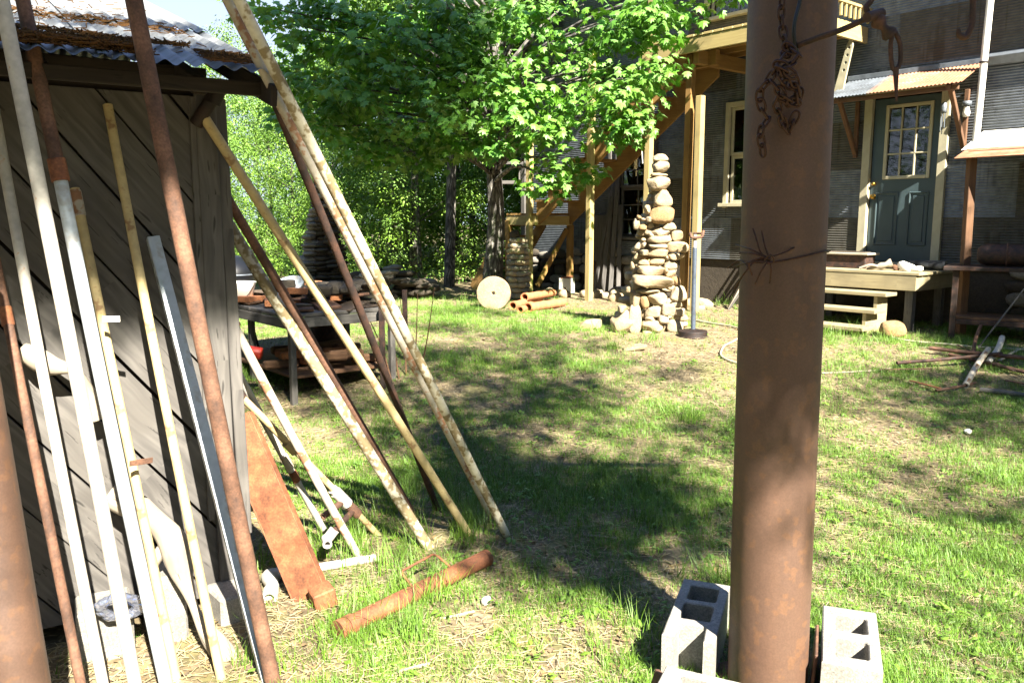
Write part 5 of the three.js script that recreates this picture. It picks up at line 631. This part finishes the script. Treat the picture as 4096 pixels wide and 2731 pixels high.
// ---------- the maple ----------
{
  const base = V(-0.3, 0.42, -13.6), t = thing('maple_tree', 'leafy maple with furrowed grey trunk between the shed and the house', 'tree', base.toArray());
  const tp = [V(0, -0.1, 0), V(-0.02, 0.3, 0), V(0.04, 1.2, 0), V(0.0, 2.2, 0), V(-0.05, 3.4, 0), V(0.05, 5.2, 0), V(0, 7.6, 0)]; part(t, 'trunk', sweep(curve(tp, 40), (k) => 0.19 * (1 - 0.75 * k) + 0.13 * Math.exp(-k * 22), 22), mt.bark);
  const ends = [[-3.125, 4.426, -11.2], [-2.814, 4.253, -11.4], [-2.696, 4.015, -11.6], [-2.988, 3.566, -11.3], [-2.816, 3.314, -11.5], [-2.643, 2.98, -11.6], [-2.361, 2.764, -11.8], [-1.967, 2.721, -12], [-1.532, 2.66, -12], [-1.095, 2.782, -12], [-2.391, 3.439, -11.2], [-2.034, 3.881, -11.2], [-1.57, 4.209, -11.2], [-1.895, 3.286, -11.3], [-1.412, 3.55, -11.2], [-1.26, 3.003, -11.3], [-0.907, 3.92, -11.4], [-0.783, 3.272, -11.2], [-0.637, 2.804, -11.6], [-0.389, 4.298, -11.6], [-0.259, 3.517, -11], [-0.375, 3.024, -11], [-0.095, 2.67, -11.4], [0.135, 3.121, -10.9], [0.194, 3.826, -11.2], [0.43, 2.709, -11.2], [0.664, 2.425, -11.2], [0.643, 2.172, -11.3], [0.58, 2.946, -10.8], [0.699, 3.462, -11], [0.903, 3.148, -10.7], [1.083, 2.891, -10.8], [1.219, 3.346, -10.6], [1.38, 3.451, -10.6], [1.44, 3.135, -10.6], [0.821, 4.045, -11.2], [1.084, 4.164, -11], [1.244, 3.929, -10.9], [1.445, 4.276, -10.8], [1.755, 4.304, -10.7], [1.971, 4.356, -10.7], [1.652, 4.097, -10.7], [0.477, 4.371, -11.2], [0.023, 4.474, -11.4], [-1.016, 4.474, -11.4], [-2.328, 4.467, -11.6], [-2.653, 4.554, -11.5], [0.979, 3.625, -11], [0.33, 3.392, -10.9], [-1.128, 4.011, -11.3], [-0.742, 4.355, -11.6], [-3.107, 3.254, -12.4], [-2.815, 3.781, -12.6], [-1.959, 3.048, -12.8], [2.266, 4.585, -10.6], [0.905, 4.405, -10.9], [1.636, 3.626, -10.7], [1.264, 3.015, -10.7], [-1.865, 3.724, -11.9], [-1.021, 3.682, -12], [-2.512, 3.204, -12], [-0.518, 3.94, -11.8]].map(A);
  const lists = [[], [], []], limbs = []; const spray = (e, n, sp) => { for (let i = 0; i < n; i++) { const a = rr(0, 6.28), r = Math.sqrt(R()) * sp; { const px = e.x + Math.cos(a) * r, pz = e.z + Math.sin(a) * r, f = px * 0.415 + pz * 0.91, th = e.y - f * 0.87; if (f > 0.2 && Math.abs(px * 0.91 - pz * 0.415) < 0.32 && th > -0.2 && th < 2.3 && R() < 0.75) continue; } lists[Math.floor(R() * 3)].push([e.x + Math.cos(a) * r, e.y + rr(-0.12, 0.12) - 0.25 * r * r, e.z + Math.sin(a) * r, rr(0.8, 1.2)]); } };
  for (const e0 of ends) { const e = e0.sub(base), few = e0.x > 0.6 && e0.x < 1.9 && e.y > 2.9, y0 = clamp(e.y * 0.75 + 0.3, 1.9, 4.6), p = V(0, y0, 0); limbs.push(limb(p, e, 0.035, 0.008, 0.25)); spray(e, few ? 8 : 8, 0.42); if (few) continue; const m = p.clone().lerp(e, 0.74); m.y += 0.15; spray(m, 2, 0.35); }
  for (let k = 0; k < 90; k++) { const a = rr(0, 6.28), y = rr(2.9, 9.6), r = Math.sqrt(R()) * 3.0 * Math.sqrt(clamp((10.2 - y) / 5)); const e = V(Math.cos(a) * r, y, Math.sin(a) * r); if ((e.z > 0.2 && y < 6) || e.x * 0.415 + e.z * 0.91 > 0.6) continue; limbs.push(limb(V(0, y * 0.7, 0), e, 0.03, 0.008, 0.2, 6)); spray(e, 9, 0.55); }
  part(t, 'branches', mergeGeometries(limbs), mt.bark).userData.kind = 'stuff'; lists.forEach((l, i) => scatter(t, 'crown', C.maple[i], mt.leafMaple, l, 0.28));
}
// ---------- the wood behind the yard ----------
const woodKinds = [];
for (let k = 0; k < 5; k++) { // five crowns, each used for several trees
  const lists = [[], [], []], limbs = [], H = 5.2 + k * 0.7, blobs = []; for (let b = 0; b < 22; b++) { const y = rr(0.14, 1) * H, rad = 1.75 * Math.sqrt(clamp(1.15 - y / H)) * (y < 1.5 ? 0.9 : 1), a = rr(0, 6.28), r = rad * Math.sqrt(R()); blobs.push(V(Math.cos(a) * r, y, Math.sin(a) * r)); limbs.push(limb(V(0, Math.max(0.3, y - 0.6), 0), blobs[b], 0.025, 0.006, 0.1, 5)); }
  for (const e of blobs) for (let i = 0; i < 15; i++) { const v = V(rr(-1, 1), rr(-1, 1), rr(-1, 1)); if (v.lengthSq() > 1) v.normalize(); lists[Math.floor(R() * 3)].push([e.x + v.x * 0.75, e.y + v.y * 0.5, e.z + v.z * 0.75, rr(0.8, 1.2)]); }
  woodKinds.push({ H, lists, trunk: sweep(curve([V(0, -0.2, 0), V(0.05, H * 0.4, 0.03), V(0, H * 0.95, 0)], 12), (t) => 0.085 * (1 - 0.8 * t), 8), limbs: mergeGeometries(limbs) });
}
const woodTrees = [];
{
  const spots = [], around = []; for (const [x, z, s] of [[-6.4, 17.5, 0.9], [-8.2, 18.5, 0.95], [-5.0, 19, 0.9], [-9.9, 19.2, 1], [-7.2, 21, 1.05], [-4.2, 21.5, 1.1], [-11.8, 20.5, 1.1], [-9.0, 23, 1.05], [-5.9, 24, 1.15], [-2.8, 19.5, 1.1], [-2.9, 23.5, 1.3], [-1.4, 21, 1.2], [-13.8, 23, 1.2], [-11.2, 26, 1.15], [-7.8, 27, 1.2], [-4.4, 28, 1.35], [-1.2, 26, 1.35], [0.4, 23, 1.3], [0.9, 28, 1.4], [-0.4, 18.2, 0.9], [-3.7, 17.2, 0.75], [-16, 27, 1.3], [-13.5, 30, 1.3], [-9.8, 32, 1.3], [-6, 33, 1.4], [-2.4, 32, 1.5], [2.2, 20.5, 1.3], [3.4, 25, 1.5], [-1.9, 17.0, 0.7], [0.6, 19.6, 1.1], [-18.5, 31, 1.4], [5.2, 29, 1.6], [-15, 21, 1.2], [1.6, 33, 1.6]]) spots.push([x, z, s * (x / z < -0.2 && x / z > -0.55 ? 0.7 : 1)]);
  for (const [x, z, s] of [[-9, 3, 1.5], [-11, 8, 1.6], [-8.5, -3, 1.5], [-7, -8, 1.4], [-3, -10, 1.5], [1, -13, 1.3], [9.5, -14, 1.2], [12, -6, 1.5], [13, 0, 1.6], [12, 5, 1.6], [-12, 13, 1.5], [-10, -9, 1.6], [-12, -1, 1.7], [11, -11, 1.4], [5.5, -18, 1.5], [-5.5, -13, 1.6], [-8, -12.5, 1.7], [-1, -13.5, 1.6], [-13, -6, 1.7], [3.4, -15, 1.35], [7.6, -16, 1.4], [12.5, -9.5, 1.6], [14, -3, 1.7], [-10.5, -4.5, 1.6], [-6.5, -10.5, 1.5], [9.5, -12, 1.25], [-3, -14.5, 1.7], [15, 2.5, 1.7], [1.2, -17.5, 1.6], [-9, 0, 1.5], [-13.5, 4, 1.8], [10.5, 3.5, 1.4]]) around.push([x, z, s]);
  const looks = ['slender bright green tree', 'bushy yellow green tree', 'broad leafy tree', 'tall light green tree', 'loose crowned green tree'], where = (x, z) => z < 19.5 ? 'at the front edge of the wood' : z < 25 ? 'in the middle of the wood' : 'deep in the wood';
  spots.forEach(([x, z, s], i) => { const k = woodKinds[i % 5], t = thing('wood_tree', `${looks[i % 5]} ${where(x, z)} behind the yard`, 'tree', [x, 0.4, -z], rr(0, 6), 'trees of the wood'); t.scale.setScalar(s); part(t, 'trunk', k.trunk, mt.bark); part(t, 'branches', k.limbs, mt.bark).userData.kind = 'stuff'; k.lists.forEach((l, j) => scatter(t, 'crown', C.fine[j], mt.leafBright, l, 0.3)); });
  around.forEach(([x, z, s], i) => { const k = woodKinds[i % 5], t = thing('border_tree', 'leafy tree of the wood enclosing the yard outside the picture', 'tree', [x, 0, -z], rr(0, 6), 'trees around the yard'); t.scale.setScalar(s); part(t, 'trunk', k.trunk, mt.bark); part(t, 'branches', k.limbs, mt.bark).userData.kind = 'stuff'; k.lists.forEach((l, j) => scatter(t, 'crown', C.fine[j], mt.leafBright, l, 0.3)); });
  // tall bare trunks near the maple
  for (const [x, z, r, h, label] of [[-1.2, 15.6, 0.11, 8, 'dark slim trunk just behind the maple'], [0.35, 17.4, 0.1, 8, 'grey straight trunk seen beside the feeder post'], [-2.2, 18.2, 0.09, 8, 'thin trunk in the shade left of the maple']]) { const t = thing('forest_tree', label, 'tree', [x, 0.4, -z]); part(t, 'trunk', sweep(curve([V(0, -0.1, 0), V(0.08, h * 0.4, 0), V(0, h, 0)], 14), (k) => r * (1 - 0.6 * k), 12), mt.bark); const l = []; for (let i = 0; i < 150; i++) { const y = rr(0.5, 1.05) * h, a = rr(0, 6.28), q = Math.sqrt(R()) * 2; l.push([Math.cos(a) * q, y, Math.sin(a) * q, rr(0.8, 1.3)]); } scatter(t, 'crown', C.fine[0], mt.leafBright, l); }
}
{ // undergrowth at the wood's edge
  const l = []; for (let i = 0; i < 1500; i++) { const x = rr(-14, 3), z = rr(15.6, 25) + Math.max(0, (x + 3)) * 0.3; l.push([x, 0.45 + Math.abs(rr(-1, 1)) * rr(0, 1.1), -z, rr(0.5, 1.1)]); } for (let i = 0; i < 700; i++) l.push([rr(-22, 8), 0.4 + rr(0, 2.2), -rr(28, 42), rr(1.2, 2.4)]); const m = scatter(scene, 'undergrowth', C.fine[1], mt.leafBright, l); m.userData = { kind: 'stuff', label: 'green leafy undergrowth along the foot of the wood', category: 'undergrowth' };
}
{ // wooden feeder on a pole near the house corner
  const p = A([-0.086, 2.518, -15]), t = thing('bird_feeder', 'grey wooden tray feeder on a post by the house corner', 'feeder', [p.x, 0.42, p.z]); put(t, 'post', box(0.07, 1.9, 0.07), mt.lumber, -0.28, 0.95, 0); put(t, 'tray', box(0.5, 0.06, 0.3), mt.woodGrey, 0, 1.95, 0); put(t, 'roof', box(0.56, 0.04, 0.36), mt.woodGrey, 0, 2.3, 0, 0.1); for (const x of [-0.22, 0.22]) put(t, 'upright', box(0.03, 0.34, 0.03), mt.woodGrey, x, 2.13, 0);
}
// ---------- shade trees behind the viewpoint ----------
{
  const shade = (dens, small, label, trunkAt, H, blobs) => { const t = thing('shade_tree', label, 'tree', [trunkAt[0], 0, trunkAt[1]]); const base = V(trunkAt[0], 0, trunkAt[1]), limbs = [], lists = [[], []]; part(t, 'trunk', sweep(curve([V(0, -0.2, 0), V(0.1, H * 0.4, 0.1), V(0, H, 0)], 16), (k) => 0.24 * (1 - 0.75 * k), 14), mt.bark);
    for (const [x, y, z, r, n] of blobs) { const e = V(x, y, z).sub(base); limbs.push(limb(V(0, Math.min(H * 0.9, e.y * 0.75), 0), e, 0.014, 0.005, 0.3)); for (let i = 0; i < n * dens; i++) { const v = V(rr(-1, 1), rr(-1, 1), rr(-1, 1)); if (v.lengthSq() > 1) v.normalize(); v.multiplyScalar(r * 0.9); lists[i % 2].push([e.x + v.x, e.y + v.y, e.z + v.z, r > 0.9 ? rr(0.5, 0.9) : small ? rr(0.22, 0.42) : rr(0.4, 0.75)]); } }
    part(t, 'branches', mergeGeometries(limbs), mt.bark).userData.kind = 'stuff'; lists.forEach((l, j) => scatter(t, 'crown', C.big[j], mt.leafShade, l)); };
  const up = (x, d, t, y = 0) => [x + SUN.x * t, y + SUN.y * t, -d + SUN.z * t]; // the spot t metres sunwards of a point
  const blob = (x, d, t, r, n, y) => [...up(x, d, t, y), r, n];
  shade(0.6, false, 'tall leafy tree behind the viewpoint shading the middle of the lawn', [8.2, 6.5], 9.5, [blob(-0.09, 6.18, 11.0, 0.45, 22, 0.19), blob(0.26, 6.48, 12.0, 0.40, 14, 0.22), blob(-0.22, 5.40, 11.0, 0.50, 18, 0.11), blob(0.15, 5.17, 12.0, 0.50, 28, 0.09), blob(0.56, 4.96, 11.5, 0.50, 28, 0.07), blob(0.84, 4.70, 12.0, 0.45, 18, 0.05), blob(0.18, 4.39, 11.0, 0.45, 24, 0.03), blob(0.41, 4.22, 11.0, 0.40, 14, 0.02), blob(1.01, 4.51, 12.0, 0.35, 10, 0.03), blob(0.55, 7.06, 12.0, 0.40, 12, 0.29), blob(0.09, 7.32, 12.5, 0.50, 20, 0.32), blob(-0.48, 7.06, 12.0, 0.50, 26, 0.29), blob(1.35, 5.81, 12.5, 0.40, 10, 0.15), blob(1.57, 5.94, 12.0, 0.30, 8, 0.16), blob(1.22, 7.46, 13.0, 0.40, 8, 0.33), blob(-0.66, 6.18, 11.0, 0.45, 16, 0.19), blob(-0.88, 5.81, 11.0, 0.35, 10, 0.15), blob(-0.20, 7.93, 13.0, 0.60, 14, 0.37), blob(0.46, 8.29, 13.0, 0.50, 10, 0.40), blob(-0.33, 4.70, 11.0, 0.45, 16, 0.05), blob(-0.63, 5.03, 11.0, 0.35, 10, 0.07), blob(2.66, 4.96, 12.0, 0.30, 6, 0.07), blob(2.94, 4.83, 12.0, 0.30, 6, 0.06), blob(3.25, 6.48, 12.0, 0.50, 12, 0.22), blob(3.65, 6.38, 12.0, 0.50, 14, 0.21), blob(3.61, 5.73, 12.0, 0.40, 10, 0.14), blob(2.79, 6.38, 12.5, 0.40, 7, 0.21), blob(4.26, 6.82, 12.0, 0.60, 20, 0.26), blob(3.98, 7.19, 12.5, 0.50, 14, 0.30), blob(3.34, 7.06, 12.5, 0.35, 8, 0.29), blob(0.45, 4.63, 11.0, 0.40, 12, 0.04), blob(-0.75, 7.93, 13.0, 0.60, 16, 0.37), blob(-1.17, 9.67, 13.0, 0.50, 14, 0.45), blob(-0.70, 11.31, 13.5, 0.45, 10, 0.45), blob(-1.32, 8.29, 12.5, 0.50, 16, 0.40), blob(0.02, 8.99, 13.0, 0.35, 8, 0.44)]);
  shade(1, true, 'second tall tree behind the viewpoint shading the shed wall and maple', [-1.5, 6.5], 14, [blob(-1.73, 2.90, 10.0, 0.40, 46, 2.08), blob(-1.54, 3.00, 10.0, 0.42, 52, 2.09), blob(-1.35, 3.10, 10.0, 0.42, 52, 2.10), blob(-1.24, 3.30, 10.0, 0.38, 40, 2.08), blob(-1.72, 3.00, 10.0, 0.30, 22, 1.82), blob(-1.50, 3.10, 10.0, 0.25, 20, 1.84), blob(-1.34, 3.30, 10.0, 0.22, 16, 1.85), blob(-1.48, 3.20, 10.0, 0.10, 3, 1.61), blob(-1.68, 2.90, 10.0, 0.30, 18, 2.28), blob(-1.33, 3.10, 10.0, 0.30, 14, 2.35), blob(-1.57, 3.10, 10.0, 0.30, 14, 2.36), blob(0.80, 2.70, 10.0, 0.35, 34, 2.36), blob(0.90, 2.70, 10.0, 0.32, 28, 2.15), blob(0.81, 2.70, 10.0, 0.30, 24, 2.05), blob(0.95, 2.70, 10.0, 0.18, 9, 1.87), blob(0.78, 2.70, 10.0, 0.16, 8, 1.81), blob(0.89, 2.70, 10.0, 0.10, 4, 1.68), blob(0.78, 2.70, 10.0, 0.10, 4, 1.51), blob(0.84, 2.70, 10.0, 0.10, 3, 1.34), blob(0.82, 2.70, 10.0, 0.08, 2, 1.13), blob(-2.44, 11.50, 19.0, 1.30, 130, 3.94), blob(-1.95, 11.60, 19.0, 1.30, 130, 3.21), blob(-2.84, 11.60, 19.0, 1.00, 80, 3.21), blob(-1.45, 11.60, 19.0, 1.15, 100, 4.30), blob(-1.87, 11.80, 19.0, 0.90, 60, 2.88), blob(-1.88, 3.50, 10.0, 0.30, 14, 2.50), blob(-1.80, 4.00, 10.0, 0.30, 14, 2.63), blob(-1.29, 3.60, 10.0, 0.25, 12, 2.47), blob(-1.65, 4.20, 10.0, 0.25, 10, 2.72), blob(-2.19, 11.50, 19.0, 1.20, 110, 4.61), blob(-1.13, 3.50, 11.0, 0.20, 10, 1.80), blob(-2.04, 6.60, 11.0, 0.50, 40, 0.67), blob(-1.51, 6.80, 11.5, 0.60, 50, 1.00), blob(-1.76, 6.82, 11.0, 0.50, 40, 0.26), blob(-1.20, 6.82, 11.5, 0.40, 22, 0.26), blob(-2.11, 7.50, 11.5, 0.50, 40, 0.85)]);
  shade(2, false, 'leafy tree outside the picture shading the scrap heap and house corner', [9.5, -2.5], 9, [blob(5.52, 9.00, 9.0, 0.50, 30, 1.26), blob(5.33, 8.90, 9.0, 0.50, 30, 0.88), blob(5.82, 9.29, 9.0, 0.60, 30, 0.45), blob(4.97, 8.29, 9.0, 0.50, 22, 0.40), blob(4.40, 7.06, 9.0, 0.50, 18, 0.29), blob(4.54, 7.93, 9.0, 0.30, 8, 0.37)]);
}

// ---------- grass and litter ----------
{
  const blade = (h, w, lean) => { const p = []; const seg = 3; for (let i = 0; i < seg; i++) { const a = i / seg, b = (i + 1) / seg, wa = w * (1 - a), wb = w * (1 - b), xa = lean * a * a, xb = lean * b * b; p.push(-wa, a * h, xa, wa, a * h, xa, -wb, b * h, xb); if (i < seg - 1) p.push(wa, a * h, xa, wb, b * h, xb, -wb, b * h, xb); } const g = new THREE.BufferGeometry(); g.setAttribute('position', new THREE.Float32BufferAttribute(p, 3)); g.computeVertexNormals(); return g; };
  const tuft = (n, h, w, spread) => mergeGeometries(Array.from({ length: n }, () => blade(h * rr(0.5, 1.2), w * rr(0.7, 1.2), h * rr(0.1, 0.8)).applyMatrix4(new THREE.Matrix4().makeRotationY(rr(0, 6.28)).setPosition(rr(-spread, spread), 0, rr(-spread, spread)))));
  const low = [0, 1, 2].map(() => tuft(18, 0.045, 0.0017, 0.05)), high = [0, 1].map(() => tuft(20, 0.16, 0.0026, 0.05)), herb = clump('oval', 9, 0.026, 0.05, 0.008, 0.5);
  const bare = (x, d) => { // bare soil by the house, tower and shed
    const q = V(x, 0, -d), X = (x - 4.93) * 0.64 + (-d + 10.3) * 0.768, N = -(x - 4.93) * 0.768 + (-d + 10.3) * 0.64; let b = 0; if (N < 2.6 && X < -1.0) b = Math.max(b, 0.93 * sstep(2.9, 1.7, N)); b = Math.max(b, 0.9 * sstep(1.7, 0.6, Math.hypot(x - 2.1, (d - 8.4) * 0.8))); const sn = (x + 1.25) * 0.537 - (d - 3.49) * 0.843, sx = (x + 1.25) * 0.843 + (d - 3.49) * 0.537; if (sx < 0.25) b = Math.max(b, sn < 0.85 ? 0.97 : 0.5 * sstep(1.4, 0.85, sn)); if (d > 12 && x < 1) b = Math.max(b, 0.55); return b; };
  const lists = [[], [], []], herbs = [], tall = [[], []], straw = [];
  for (let i = 0; i < 120000; i++) { const d = 2.2 + Math.pow(R(), 1.35) * 13, x = (R() * 2 - 1) * (d * 0.72 + 0.8); if (N3(x, d)) continue; const patch = 0.5 + 0.9 * perlin.noise(x * 0.9, d * 0.9, 5) + 0.6 * perlin.noise(x * 2.7, d * 2.7, 9); const keep = clamp(0.1 + patch * 0.62 + (x > 0.9 && d < 6.5 ? 0.12 : d < 4.6 ? -0.13 : 0)) * (1 - bare(x, d)); if (R() > keep) continue; const y = groundY(x, -d) - 0.004, s = rr(0.6, 1.25) * (0.75 + 0.5 * clamp(patch)); lists[i % 3].push([x, y, -d, s * (d > 7 ? 1.15 : 1)]); if (R() < 0.1) herbs.push([x, y + 0.02, -d, rr(0.7, 1.5)]); }
  function N3(x, d) { const sn = (x + 1.25) * 0.537 - (d - 3.49) * 0.843, sx = (x + 1.25) * 0.843 + (d - 3.49) * 0.537; return sx < 0.05 && sn < 0.02; }
  for (const [a, n, sp] of [[[-0.533, 0.03, -4.45], 26, 0.3], [[-0.747, 0.013, -4.113], 26, 0.28], [[-0.492, 0.002, -3.715], 16, 0.22], [[-0.93, 0.009, -4.008], 14, 0.2], [[-0.131, 0.018, -4.222], 12, 0.2], [[3.723, 0.435, -8.854], 34, 0.35], [[0.536, -0, -3.107], 10, 0.2], [[-0.893, -0, -3.107], 10, 0.2], [[-0.538, -0, -3.328], 18, 0.2], [[3.149, 0.45, -12.203], 10, 0.2], [[0.913, 0.021, -4.277], 10, 0.25], [[0.836, 0.056, -4.825], 9, 0.15], [[5.744, 0.448, -9.291], 12, 0.4], [[1.291, 0.189, -6.179], 8, 0.15], [[-0.312, 0.344, -7.608], 8, 0.3], [[-0.885, 0.45, -12.203], 16, 0.5], [[0.925, 0.002, -3.715], 8, 0.15], [[1.251, 0.417, -8.501], 12, 0.35], [[0.617, 0.448, -9.291], 14, 0.4], [[-1.243, 0.005, -3.858], 8, 0.15]]) for (let i = 0; i < n; i++) { const x = a[0] + rr(-sp, sp), z = a[2] + rr(-sp, sp); tall[i % 2].push([x, groundY(x, z) - 0.005, z, rr(0.5, 1.15)]); }
  const g = new THREE.Group(); g.name = 'grass'; g.userData = { kind: 'stuff', label: 'patchy green grass of the yard', category: 'grass' }; scene.add(g); lists.forEach((l, i) => scatter(g, 'grass_tufts', low[i], mt.grass, l, 0.3)); tall.forEach((l, i) => scatter(g, 'tall_grass', high[i], mt.grass, l, 0.2)); scatter(g, 'clover', herb, mt.leafBright, herbs, 0.2);
  // dry stems and leaf litter
  const stem = new THREE.BoxGeometry(0.0022, 0.0012, 0.05), chip = new THREE.BufferGeometry(); chip.setAttribute('position', new THREE.Float32BufferAttribute([0, 0, 0, 0.016, 0.005, 0.012, -0.004, 0.002, 0.024, 0, 0, 0, -0.004, 0.002, 0.024, -0.016, 0.006, 0.01], 3)); chip.computeVertexNormals(); const chips = [];
  for (let i = 0; i < 60000; i++) { const d = 2.2 + Math.pow(R(), 1.5) * 11, x = (R() * 2 - 1) * (d * 0.72 + 0.6); if (N3(x, d)) continue; straw.push([x, groundY(x, -d) + 0.004 + R() * 0.012, -d, rr(0.5, 1.4)]); if (i % 4 === 0) chips.push([x + 0.1, groundY(x + 0.1, -d) + 0.004, -d, rr(0.5, 1.5)]); }
  const lt = new THREE.Group(); lt.name = 'leaf_litter'; lt.userData = { kind: 'stuff', label: 'dry stems and dead leaf bits strewn over the soil', category: 'litter' }; scene.add(lt); scatter(lt, 'dry_stems', stem, mt.straw, straw, 0.15); scatter(lt, 'dead_leaves', chip, mt.deadLeaf, chips, 0.2);
  // brown needles drifted on the shed roof
  const nd = [], ang = Math.atan(0.3), cs = Math.cos(SHED.turn), sn = Math.sin(SHED.turn); const drift = (x0, x1, u0, u1, n, thick) => { for (let i = 0; i < n; i++) { const lx = rr(x0, x1), u = lerp(u0, u1, R()) + 0.03 * Math.sin(lx * 9), y = 2.255 + Math.sin(ang) * u + R() * thick, lz = 0.5 - Math.cos(ang) * u; nd.push([SHED.x + cs * lx + sn * lz, y, SHED.z - sn * lx + cs * lz, rr(0.6, 1.3)]); } };
  drift(-1.5, -0.3, 0.02, 0.14, 3600, 0.03); drift(-1.3, -0.1, 0.42, 0.47, 700, 0.012); drift(-0.1, 0.15, 0.03, 0.3, 350, 0.012); drift(-1.6, -0.8, 0.75, 0.85, 900, 0.02); drift(-0.9, 0.0, 0.9, 1.3, 260, 0.01); drift(-1.6, 0, 0, 2.4, 350, 0.006); const ro = scatter(scene, 'roof_litter', new THREE.BoxGeometry(0.003, 0.003, 0.045), mt.litter, nd, 0.2); ro.userData = { kind: 'stuff', label: 'brown needles and twigs drifted on the shed roof', category: 'litter' };
}
renderer.render(scene, camera);
